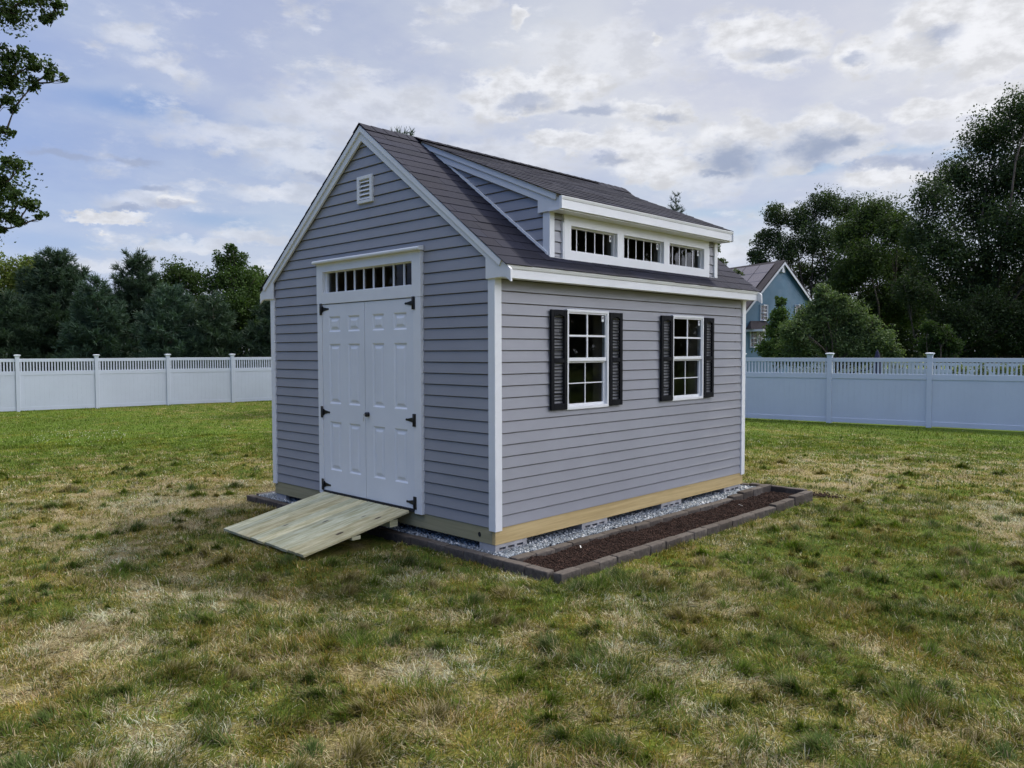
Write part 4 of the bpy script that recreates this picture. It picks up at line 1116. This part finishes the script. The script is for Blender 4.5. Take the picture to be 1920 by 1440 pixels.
# conifers
def conifer(name, foot, h, rad, label, seed, cols, group=None, whorl=.34, tuft=.26, nb=7, soft=1., tip=True, bare=.08, blades=9, bw=.10, up=.22, pw=.72):
    q = np.random.RandomState(seed); foot = np.array(foot, float)
    t = empty(name, foot, label, 'tree', group); mb = MB()
    mb.tube([Vector(foot+np.array([0, 0, -.2])), Vector(foot+np.array([.02*h*q.randn()*.3, 0, h*.5])), Vector(foot+np.array([0, 0, h]))], [.022*h, .012*h, .008], 7)
    P = []; D = []; S = []
    z = h*bare
    while z < h*.985:
        f_ = (z-h*bare)/(h*(1-bare)); ln0 = rad*((1-f_)**pw*(1-.25*(1-f_)**6)+.03)
        n = max(3, int(nb*(1-f_*.45)))
        a0 = q.rand()*6.28
        for k in range(n):
            a = a0+6.28*k/n+q.randn()*.25; ln = ln0*(.62+.55*q.rand()); sl_ = up+.5*f_+q.randn()*.10
            d = np.array([math.cos(a)*math.cos(sl_), math.sin(a)*math.cos(sl_), math.sin(sl_)])
            b = foot+np.array([0, 0, z+q.randn()*whorl*.25])
            e = b+d*ln+np.array([0, 0, -.10*ln*(1-f_)])
            if q.rand() < .6: mb.tube([Vector(b), Vector(b*.5+e*.5), Vector(e)], [.006+.010*ln, .004+.006*ln, .004], 4)
            m_ = max(2, int(ln/(tuft*.62)))
            for s in range(m_):
                u = (s+.6+.3*q.rand())/m_
                if u < .22 and f_ < .8: continue
                for rpt in range(1+int(1.6*ln*(1-abs(u-.7))*soft)):
                    side = np.array([-d[1], d[0], 0])*q.randn()*.20*ln*soft*(1.05-u)+np.array([0, 0, q.randn()*.05*ln+.03])
                    P.append(b+(e-b)*u+side); dd = d+side*1.2/max(ln, .3)+q.randn(3)*.25+np.array([0, 0, .25]); D.append(dd/np.linalg.norm(dd)); S.append(tuft*(.7+.6*q.rand()))
        z += whorl*(.75+.5*q.rand())*(1-.35*f_)
    if tip:
        for s in range(5): P.append(foot+np.array([0, 0, h*(.93+.018*s)])); D.append(np.array([q.randn()*.15, q.randn()*.15, 1.])); S.append(tuft*.8)
    mb.build('trunk', 'bark', t)
    P = np.array(P); D = np.array(D); S = np.array(S)
    n = len(P); P = np.repeat(P, blades, 0); D = np.repeat(D, blades, 0); S = np.repeat(S, blades)
    nn = len(P); dd = D+q.randn(nn, 3)*.55; dd /= np.linalg.norm(dd, axis=1)[:, None]
    sd = np.cross(dd, q.randn(nn, 3)); sd /= np.linalg.norm(sd, axis=1)[:, None]
    w = (S*bw)[:, None]; l_ = (S*(.7+.6*q.rand(nn)))[:, None]
    V = np.stack([P-sd*w*.5, P+sd*w*.5, P+dd*l_+sd*w*.2, P+dd*l_-sd*w*.2], 1).reshape(-1, 3)
    u = np.repeat(q.rand(n), blades)[:, None]*.6+.4*q.rand(nn)[:, None]
    col = (np.array(cols[0])*(1-u)+np.array(cols[1])*u)*(.75+.5*q.rand(nn)[:, None])
    np_mesh('crown', V, np.arange(nn*4).reshape(-1, 4), 'needle', np.repeat(col, 4, 0), t)
PINE = [(.028, .054, .036), (.066, .112, .070)]
DPINE = [(.024, .044, .026), (.054, .090, .050)]
def hgt(py, px, d): return float(at(px, py, d)[2]-gz(*at(px, 660, d)[:2]))
for (px, py, d, rpx, lab, cl, sd) in (
        (108, 480, 40, 112, 'broad dark white pine, second tree from the left behind the back fence', DPINE, 50),
        (185, 528, 37, 80, 'shorter feathery pine in the dip between two taller dark pines', PINE, 51),
        (262, 482, 41, 92, 'dark pine with a ragged twin top left of the rounded tree', DPINE, 52),
        (322, 545, 36.5, 92, 'blue green pine with soft low boughs right behind the back fence', PINE, 53),
        (402, 560, 37, 74, 'small dark pine in front of the vine clad tree', DPINE, 54),
        (20, 560, 38, 90, 'low dark pine under the yellow green tree', DPINE, 55),
        (-110, 500, 40, 110, 'dark pine mostly outside the left edge of the photo', DPINE, 56),
        (520, 570, 38, 84, 'dark pine half hidden behind the left corner of the shed', DPINE, 57)):
    conifer('pine_tree', foot_px(px, d), hgt(py, px, d), rpx/F*d, lab, sd, cl, 'trees behind the back fence', whorl=.27, tuft=.25, nb=10, soft=1.7, bare=.02, bw=.13, blades=11, pw=.55)
conifer('spruce_tree', foot_px(748, 27), hgt(251, 748, 27), 3.9, 'spruce behind the shed, only twig tips rising above the roof ridge', 60, DPINE, None, whorl=.5, tuft=.20, nb=8, soft=.7, blades=8, bw=.12)
conifer('fir_tree', foot_px(1266, 44), hgt(372, 1266, 44), 2.6, 'fir whose pointed top peeps over the dormer roof', 61, [(.022, .042, .030), (.05, .085, .06)], None, whorl=.34, tuft=.20, nb=7, soft=.9, bare=.02, up=.35, bw=.14)

# trees outside the picture that the panes mirror and that shade the lawn's surroundings
def far_tree(x, y, h, r, label, seed):
    z = float(gz(x, y)); q = random.Random(seed); lb = []
    for k in range(22):
        a = q.uniform(0, 6.28); rr = q.uniform(0, r*.75); zz = z+h*q.uniform(.10, .92)
        lb.append((x+rr*math.cos(a), y+rr*math.sin(a), zz, r*q.uniform(.35, .52), r*q.uniform(.32, .45)))
    broadleaf('oak_tree', (x, y, z), lb, label, 'tree', .35, .45, 15000, seed, OAK, 'trees outside the picture', hollow=.2, twig=False)
for k, (x, y, h, r) in enumerate(((38, -12, 17, 7), (33, -24, 16, 7), (24, -31, 15, 6.5), (46, -30, 18, 8), (14, -36, 14, 6), (-26, 26, 14, 6), (-34, 17, 15, 7.5), (-22, 36, 15, 7), (-38, 4, 15, 7.5), (-30, 10, 15, 7), (-24, 20, 14, 7))):
    far_tree(x, y, h, r, 'broad oak standing outside the picture and mirrored in the shed windows', 100+k)

# far woods closing the view all round
q = np.random.RandomState(90); n = 90000
A_ = q.rand(n)*2*np.pi; rad_ = 98+14*q.rand(n)
ht = 9.5+5*(N1.fbm(A_*12, A_*0+3, 1., 3)-.5)*2
zc = q.rand(n)**.8*ht
cl_ = np.round(A_*160)/160+.004*q.randn(n); A_ = np.where(q.rand(n) < .6, cl_, A_)
P_ = np.stack([CAM[0]+rad_*np.cos(A_), CAM[1]+rad_*np.sin(A_), gz(CAM[0]+rad_*np.cos(A_), CAM[1]+rad_*np.sin(A_))+zc], -1)
u_ = q.rand(n)[:, None]
lv = Leaves(91); lv.add(P_, np.full(n, .85), (np.array([.018, .030, .013])*(1-u_)+np.array([.040, .062, .022])*u_))
wd = lv.build('woods', 'leaf', None); tag(wd, 'far dark woods closing the view behind the gardens', 'woods', kind='stuff')
# ==================================================================  HOUSE
HD = 65.
def H(px, py, d=HD): return at(px, py, d)
pk = H(1467, 492)                                         # gable peak
ha = YAW+R(24.8)                                          # ridge runs away along this bearing
ru = np.array([math.cos(ha), math.sin(ha), 0]); gu = np.array([math.sin(ha), -math.cos(ha), 0])   # gu: along the gable, to the right
hz = float(gz(pk[0], pk[1])); half = 4.4; rise = pk[2]-hz; eav = rise-half*1.02; hl = 11.
house = empty('blue_house', (pk[0], pk[1], hz), 'blue clapboard house with solar panels on its roof, beyond the right fence', 'house')
class HP(Plane): pass
GW = Plane((pk[0], pk[1], hz), gu, -ru)                    # gable wall plane: u right, v up from ground
mb = MB()
rr = random.Random(2)
def gspan(v): w_ = half if v < eav else max(.0, (rise-v)/1.02); return w_
v = 0.
while v < rise-.05:
    v2 = min(v+.125, rise-.02)
    a, b = gspan(v), gspan(v2)
    mb.face([GW(-a, v, .016), GW(a, v, .016), GW(b, v2, .004), GW(-b, v2, .004)])
    mb.face([GW(-a, v, .0), GW(a, v, .0), GW(a, v, .016), GW(-a, v, .016)])
    v = v2
pprism(mb, GW, [(-half, 0), (half, 0), (half, eav), (0, rise-.05), (-half, eav)], -hl, -.002)
mb.build('wall', 'blue_clapboard', house)
for sg in (-1, 1):
    mb = MB()
    e0, e1 = half+.35, rise-1.02*(half+.35)
    pprism(mb, GW, [(0, rise+.02), (sg*e0, e1+.02), (sg*e0, e1+.16), (0, rise+.18)][::sg], -hl-.25, .30)
    rf = mb.build('roof', 'house_roof', house)
    mb = MB(); pprism(mb, GW, [(0, rise-.26), (sg*e0, e1-.26), (sg*e0, e1+.015), (0, rise+.015)][::sg], .018, .29) if False else pprism(mb, GW, [(0, rise-.20), (sg*e0, e1-.20), (sg*e0, e1+.015), (0, rise+.015)][::sg], .25, .305)
    mb.build('rake_board', 'house_trim', rf)
    if sg < 0:
        sv = np.array([-1, -1.02]); sv = sv/np.linalg.norm(sv)
        for i_ in range(5):
            for j_ in range(3):
                mb = MB(); c0_, c1_ = .45+j_*1.08, .45+j_*1.08+1.03; d0_, d1_ = .55+i_*1.75, .55+i_*1.75+1.68
                P4 = []
                for cc_, dd_ in ((c0_, d0_), (c1_, d0_), (c1_, d1_), (c0_, d1_)):
                    u_, v_ = sv*cc_; P4.append((u_, rise+.25+v_, -dd_))
                p = [GW(*k) for k in P4]; p2 = [x+np.array([0, 0, .05]) for x in p]
                mb.solid(p+p2, [(0, 1, 2, 3), (7, 6, 5, 4), (0, 4, 5, 1), (1, 5, 6, 2), (2, 6, 7, 3), (3, 7, 4, 0)])
                mb.build('solar_panel', 'solar_panel', rf)
def uv_of(px, py):                  # gable-plane coordinates of something seen on the gable
    d = AF+AR*(px-960)/F-AU*(py-720)/F; o = GW(0, 0, .02)
    t = np.dot(o-CAM, GW.w)/np.dot(d, GW.w); p = CAM+d*t
    return float(np.dot(p-GW.o, GW.u)), float(p[2]-hz)
def hwin(px0, py0, px1, py1, nx_, ny_):
    (a, d), (b, c) = uv_of(px0, py0), uv_of(px1, py1)
    mb = MB(); t = .10
    for q_ in ((a, a+t, c, d), (b-t, b, c, d), (a+t, b-t, c, c+t), (a+t, b-t, d-t, d)): pbox(mb, GW, *q_, .018, .07)
    w_ = mb.build('window', 'house_trim', house)
    mb = MB(); mb.face([GW(a+t, c+t, .025), GW(b-t, c+t, .025), GW(b-t, d-t, .025), GW(a+t, d-t, .025)]); mb.build('pane', 'solar_panel', w_)
    mb = MB()
    for k in range(1, nx_): x = a+t+(b-a-2*t)*k/nx_; pbox(mb, GW, x-.02, x+.02, c+t, d-t, .026, .045)
    for k in range(1, ny_): z = c+t+(d-c-2*t)*k/ny_; pbox(mb, GW, a+t, b-t, z-(.04 if k == ny_//2 else .02), z+(.04 if k == ny_//2 else .02), .0455, .055)
    mb.build('muntins', 'house_trim', w_)
hwin(1425, 571, 1439, 602, 2, 4); hwin(1406, 616, 1420, 652, 2, 4); hwin(1421, 616, 1434, 652, 2, 4); hwin(1490, 571, 1504, 602, 2, 4); hwin(1380, 616, 1394, 652, 2, 4)
a, c = uv_of(1462, 511); b, d = uv_of(1472, 499)
mb = MB(); pbox(mb, GW, a, b, c, d, .018, .06); mb.build('gable_vent', 'house_trim', house)
(a, c), (b, d) = uv_of(1398, 617), uv_of(1440, 602)        # small bay roof over the lower windows
mb = MB(); A = [GW(a, c, .02), GW(b, c, .02), GW(b-.25, d, .02), GW(a+.5, d, .02)]; B = [GW(a, c-.02, .7), GW(b, c-.02, .7)]
mb.face([B[0], B[1], A[2], A[3]]); mb.face([B[0], A[3], A[0]]); mb.face([B[1], A[1], A[2]]); mb.face([A[0], A[1], B[1], B[0]])
br_ = mb.build('bay_roof', 'house_roof', house)
mb = MB(); pbox(mb, GW, a, b, c-.20, c-.03, .02, .72); mb.build('bay_fascia', 'house_trim', br_)

# ---- behind the right fence: closed parasol, low perennials
px_, py_, _ = at(1645, 660, 27.5); zg = float(gz(px_, py_))
pu = empty('closed_parasol', (px_, py_, zg), 'closed navy patio parasol standing behind the right fence', 'parasol')
mb = MB(); mb.tube([(px_, py_, zg), (px_, py_, zg+2.05)], .022, 8); mb.build('pole', 'black_metal', pu)
mb = MB(); mb.tube([(px_, py_, zg+k) for k in (.75, .95, 1.35, 1.75, 1.98, 2.04)], [.15, .17, .145, .10, .05, .02], 9, False); mb.build('canopy', 'navy_fabric', pu)
mb = MB(); mb.tube([(px_, py_, zg), (px_, py_, zg+.06), (px_, py_, zg+.09)], [.25, .25, .05], 14); mb.build('base', 'concrete', pu)
for k, (px, py, d, r) in enumerate(((1800, 690, 20.6, 10), (1840, 694, 20.6, 12), (1880, 690, 20.8, 12), (1915, 692, 20.8, 13))):
    broadleaf('flowering_perennial', foot_px(px, d+.9), lobes_px([(px, py, r), (px-9, py+6, r*.8), (px+9, py+5, r*.8), (px, py+22, r*1.2)], d+.9, seed=70+k),
              f'pale green perennial behind the pickets, {ORD[k]} to the right of the last fence post', 'plant', .01, .06, 900, 90+k, [(.10, .13, .05), (.22, .25, .10)], 'perennials behind the right fence', twig=False)
# white clover in the left lawn
q = np.random.RandomState(4); V = []; Fc = []
n = 110; cxy = []
while len(cxy) < n:
    px = q.uniform(55, 240); py = 822+q.randn()*9-.03*(px-140)
    d = AF+AR*(px-960)/F-AU*(py-720)/F; t = (-.36-CAM[2])/d[2]; p = CAM+d*t
    cxy.append((p[0], p[1]))
oc = np.array([[1, 0, 0], [0, 1, 0], [-1, 0, 0], [0, -1, 0], [0, 0, .8], [0, 0, -.8]], float)
of = np.array([[0, 1, 4], [1, 2, 4], [2, 3, 4], [3, 0, 4], [1, 0, 5], [2, 1, 5], [3, 2, 5], [0, 3, 5]])
for i_, (x, y) in enumerate(cxy):
    V.append(oc*q.uniform(.007, .012)+np.array([x, y, float(gz(x, y))+.065])); Fc.append(of+6*i_)
cl = np_mesh('clover_flowers', np.vstack(V), np.vstack(Fc), 'flower_white'); tag(cl, 'small white clover flowers scattered in the far left lawn', 'flowers', kind='stuff')

# ==================================================================  SKY AND SUN
SUN_AZ, SUN_EL = R(-4), R(57)
sun = bpy.data.lights.new('sun', 'SUN'); sun.energy = 3.3; sun.angle = R(4.0); sun.color = (1., .95, .87)
so = bpy.data.objects.new('sun', sun); COL.objects.link(so)
sd = Vector((math.cos(SUN_AZ)*math.cos(SUN_EL), math.sin(SUN_AZ)*math.cos(SUN_EL), math.sin(SUN_EL)))
so.rotation_euler = (-sd).to_track_quat('-Z', 'Y').to_euler(); so.location = (20, 0, 30)

w = bpy.data.worlds.new('World'); SC.world = w; w.use_nodes = True; nt = w.node_tree; nt.nodes.clear(); g = G(nt)
sky = g.n('ShaderNodeTexSky', sky_type='NISHITA'); sky.sun_disc = False; sky.sun_elevation = SUN_EL; sky.sun_rotation = R(90)-SUN_AZ
sky.air_density = 1.; sky.dust_density = .6; sky.ozone_density = 1.6
tc = g.n('ShaderNodeTexCoord'); dirv = tc.outputs['Generated']
sx = g.n('ShaderNodeSeparateXYZ'); nt.links.new(dirv, sx.inputs[0]); X, Y, Z = sx.outputs
def comb(x, y, z):
    c_ = g.n('ShaderNodeCombineXYZ')
    for i_, v_ in enumerate((x, y, z)): g.put(c_.inputs[i_], v_)
    return c_.outputs[0]
def vm(op, a, b, c=None):
    nd = g.n('ShaderNodeVectorMath', operation=op); g.put(nd.inputs[0], a); g.put(nd.inputs[1], b)
    if c is not None: g.put(nd.inputs[2], c)
    return nd.outputs['Vector'] if op not in ('LENGTH', 'DOT_PRODUCT') else nd.outputs['Value']
# bearing from the yard's long axis (0 = the bearing the lawn is looked along), and height
cx_, sx_ = math.cos(YAW), math.sin(YAW)
fx = g.m('ADD', g.m('MULTIPLY', X, cx_), g.m('MULTIPLY', Y, sx_)); fy = g.m('SUBTRACT', g.m('MULTIPLY', X, sx_), g.m('MULTIPLY', Y, cx_))
az = g.m('ARCTAN2', fy, fx); el = g.m('ARCSINE', Z)
pl_ = comb(g.m('DIVIDE', X, g.m('ADD', g.m('MAXIMUM', Z, 0.), .16)), g.m('DIVIDE', Y, g.m('ADD', g.m('MAXIMUM', Z, 0.), .16)), 0.)
AE = comb(az, el, 0.)
wn = g.n('ShaderNodeTexNoise'); nt.links.new(vm('MULTIPLY', AE, (1., 1.5, 1.)), wn.inputs['Vector']); wn.inputs['Scale'].default_value = 7.; wn.inputs['Detail'].default_value = 7; wn.inputs['Roughness'].default_value = .62
wn2 = g.n('ShaderNodeTexNoise'); nt.links.new(vm('MULTIPLY', AE, (1., 1.9, 1.)), wn2.inputs['Vector']); wn2.inputs['Scale'].default_value = 22.; wn2.inputs['Detail'].default_value = 7; wn2.inputs['Roughness'].default_value = .6
AEw = vm('MULTIPLY_ADD', vm('SUBTRACT', wn.outputs['Color'], (.5, .5, .5)), (.10, .075, 0.), vm('MULTIPLY_ADD', vm('SUBTRACT', wn2.outputs['Color'], (.5, .5, .5)), (.045, .036, 0.), AE))
AEg = vm('MULTIPLY_ADD', vm('SUBTRACT', wn2.outputs['Color'], (.5, .5, .5)), (.05, .028, 0.), vm('MULTIPLY_ADD', vm('SUBTRACT', wn.outputs['Color'], (.5, .5, .5)), (.09, .05, 0.), AE))
AEs = vm('MULTIPLY_ADD', vm('SUBTRACT', wn.outputs['Color'], (.5, .5, .5)), (.07, .035, 0.), AE)
def ae(px, py):
    d = AF+AR*(px-960)/F-AU*(py-720)/F; d = d/np.linalg.norm(d)
    return math.atan2(d[0]*sx_-d[1]*cx_, d[0]*cx_+d[1]*sx_), math.asin(d[2])
def blobs(lst, vec):
    cur = None
    for px, py, rx, ry in lst:
        a, e_ = ae(px, py); kx, ky = F/rx, F/ry
        d = vm('LENGTH', vm('MULTIPLY_ADD', vec, (kx, ky, 0.), (-a*kx, -e_*ky, 0.)), (0, 0, 0))
        cur = d if cur is None else g.m('MINIMUM', cur, d)
    return cur
BRIGHT = [(1540, 255, 112, 46), (1590, 280, 60, 40), (1480, 285, 50, 40), (1366, 262, 84, 46), (1330, 300, 50, 30), (1425, 78, 112, 58), (1590, 92, 52, 40), (1765, 66, 140, 58), (1890, 60, 80, 80), (985, 172, 150, 38), (1090, 160, 60, 22), (1215, 200, 110, 22), (1190, 262, 120, 34), (1230, 300, 120, 34), (1060, 255, 90, 26),
          (965, 45, 26, 28), (1230, 62, 14, 11), (340, 384, 40, 15), (205, 402, 80, 11), (1660, 338, 90, 22), (1720, 205, 60, 28), (1850, 190, 80, 40)]
FAINT = [(245, 70, 60, 24), (300, 125, 60, 20), (570, 300, 110, 40), (545, 362, 110, 20), (290, 372, 100, 22), (345, 462, 90, 14), (150, 490, 120, 16), (470, 455, 80, 16), (1330, 335, 90, 36), (1345, 460, 80, 36), (1640, 350, 70, 20), (880, 10, 70, 16), (700, 200, 260, 60), (1150, 100, 200, 60), (900, 300, 200, 50), (480, 250, 200, 30), (1800, 250, 120, 30)]
GREY = [(1760, 75, 50, 14), (985, 192, 60, 12), (1250, 212, 40, 9), (330, 388, 46, 8), (590, 332, 50, 9), (300, 350, 36, 9), (1600, 102, 26, 12), (235, 388, 50, 7), (1445, 98, 64, 15), (1680, 312, 100, 10), (1110, 205, 60, 9), (1140, 300, 50, 11), (250, 295, 50, 8), (120, 290, 60, 8)]
DEEP = [(1535, 283, 88, 30), (1590, 272, 40, 22), (1365, 294, 54, 32), (1345, 318, 30, 14)]
BLUE = [(1420, 395, 60, 26), (1390, 440, 40, 26), (1530, 318, 85, 12), (90, 455, 150, 26), (430, 420, 110, 20), (250, 200, 150, 26), (1330, 395, 90, 12), (1700, 285, 110, 14), (1820, 290, 70, 16), (330, 455, 60, 14)]
db = blobs(BRIGHT, AEw); dg = blobs(GREY, AEg); du = blobs(BLUE, AEs); df = blobs(FAINT, AEw); dd_ = blobs(DEEP, AEw)
# general cover for the rest of the dome
nv = g.n('ShaderNodeTexNoise'); nt.links.new(pl_, nv.inputs['Vector']); nv.inputs['Scale'].default_value = .62; nv.inputs['Detail'].default_value = 8; nv.inputs['Roughness'].default_value = .58
nc = g.n('ShaderNodeTexNoise'); nt.links.new(vm('ADD', pl_, (7.3, 2.1, 0.)), nc.inputs['Vector']); nc.inputs['Scale'].default_value = 1.9; nc.inputs['Detail'].default_value = 8; nc.inputs['Roughness'].default_value = .6
nm = g.n('ShaderNodeTexNoise'); nt.links.new(vm('MULTIPLY', AE, (14., 34., 1.)), nm.inputs['Vector']); nm.inputs['Scale'].default_value = 1.; nm.inputs['Detail'].default_value = 6; nm.inputs['Roughness'].default_value = .62
mott = g.m('MULTIPLY', g.ss(.50, .68, nm.outputs[0], 0., .55), g.ss(.42, .58, wn.outputs[0]))          # dappled high cloud
front = g.ss(-.15, .75, fx)                                # thin cloud lies ahead, clearer sky behind
sdot = vm('DOT_PRODUCT', dirv, tuple(sd))
glow = g.ss(.55, 1., sdot)
cover = g.ss(-.45, .55, g.m('SUBTRACT', g.m('MULTIPLY', fx, .75), g.m('MULTIPLY', Y, .65)), .10, .97)
veil = g.m('MULTIPLY', g.ss(.28, .62, nv.outputs[0], .62, 1.), cover, clamp=True)
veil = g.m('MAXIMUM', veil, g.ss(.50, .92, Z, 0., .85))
veil = g.m('MULTIPLY', veil, g.ss(.15, 1.15, du, .42, 1.))
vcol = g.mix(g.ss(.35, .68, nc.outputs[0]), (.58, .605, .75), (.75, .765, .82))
vcol = g.mix(g.m('MULTIPLY', g.ss(0., .75, g.m('MULTIPLY', Y, -1.)), g.ss(-.30, .20, X)), vcol, (6.0, 6.1, 6.9))  # extra-bright patch added to the sky out of view to light the side wall
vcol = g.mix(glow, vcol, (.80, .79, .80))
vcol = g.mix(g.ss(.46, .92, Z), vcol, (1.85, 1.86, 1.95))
puffn = g.ss(.60, .72, nc.outputs[0])
puffm = g.m('MULTIPLY', puffn, g.m('SUBTRACT', 1., g.ss(.72, .86, fx)))      # loose cumulus elsewhere
db = g.m('ADD', db, g.m('MULTIPLY', g.m('SUBTRACT', wn2.outputs[0], .5), 1.5))
pb = g.m('MAXIMUM', g.ss(1.06, .62, db, 0., .90), g.m('MULTIPLY', puffm, .8))
tex = g.ss(.34, .62, wn2.outputs[0], .80, 1.10)
pcol = g.mix(1., g.mix(glow, (.80, .815, .86), (.90, .90, .92)), comb(tex, tex, tex), 'MULTIPLY')
dg = g.m('ADD', dg, g.m('MULTIPLY', g.m('SUBTRACT', wn2.outputs[0], .5), -1.3))
pg = g.ss(1.25, .25, dg, 0., .66)
gcol_ = (.34, .40, .56)
horizon = g.ss(.22, .02, el, 0., .6)
skyc = g.n('ShaderNodeVectorMath', operation='SCALE'); nt.links.new(sky.outputs[0], skyc.inputs[0]); skyc.inputs['Scale'].default_value = 1.
SKY_S = .10
# cloud radiance, given in the units of the sky texture so one Background strength serves both
def sc_(c_): nd = g.n('ShaderNodeVectorMath', operation='SCALE'); g.put(nd.inputs[0], c_); nd.inputs['Scale'].default_value = 1/SKY_S; return nd.outputs[0]
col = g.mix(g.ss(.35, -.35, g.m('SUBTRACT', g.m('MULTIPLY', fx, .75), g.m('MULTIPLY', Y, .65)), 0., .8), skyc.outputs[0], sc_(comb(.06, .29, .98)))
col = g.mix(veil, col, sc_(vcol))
col = g.mix(horizon, col, sc_(comb(.60, .66, .80)))
col = g.mix(mott, col, sc_(pcol)); wob = g.m('MULTIPLY', g.m('SUBTRACT', wn2.outputs[0], .5), 1.5)
col = g.mix(g.ss(1.1, .45, g.m('ADD', df, wob), 0., .5), col, sc_(pcol))
col = g.mix(pb, col, sc_(pcol)); col = g.mix(g.ss(1.38, .12, g.m('ADD', dd_, g.m('MULTIPLY', wob, -.75)), 0., .88), col, sc_(comb(.30, .365, .52))); col = g.mix(pg, col, sc_(comb(*gcol_)))
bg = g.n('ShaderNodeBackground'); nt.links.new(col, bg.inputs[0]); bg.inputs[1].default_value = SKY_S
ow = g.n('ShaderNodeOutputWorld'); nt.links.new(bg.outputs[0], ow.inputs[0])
w.cycles.sampling_method = 'MANUAL'; w.cycles.sample_map_resolution = 512

# ------------------------------------------------------------------ view
SC.view_settings.view_transform = 'Standard'; SC.view_settings.look = 'None'; SC.view_settings.exposure = 0.; SC.view_settings.gamma = 1.
SC.cycles.use_denoising = True
SC.cycles.max_bounces = 6; SC.cycles.diffuse_bounces = 3; SC.cycles.glossy_bounces = 3; SC.cycles.transmission_bounces = 4; SC.cycles.transparent_max_bounces = 12
SC.cycles.sample_clamp_indirect = 6.
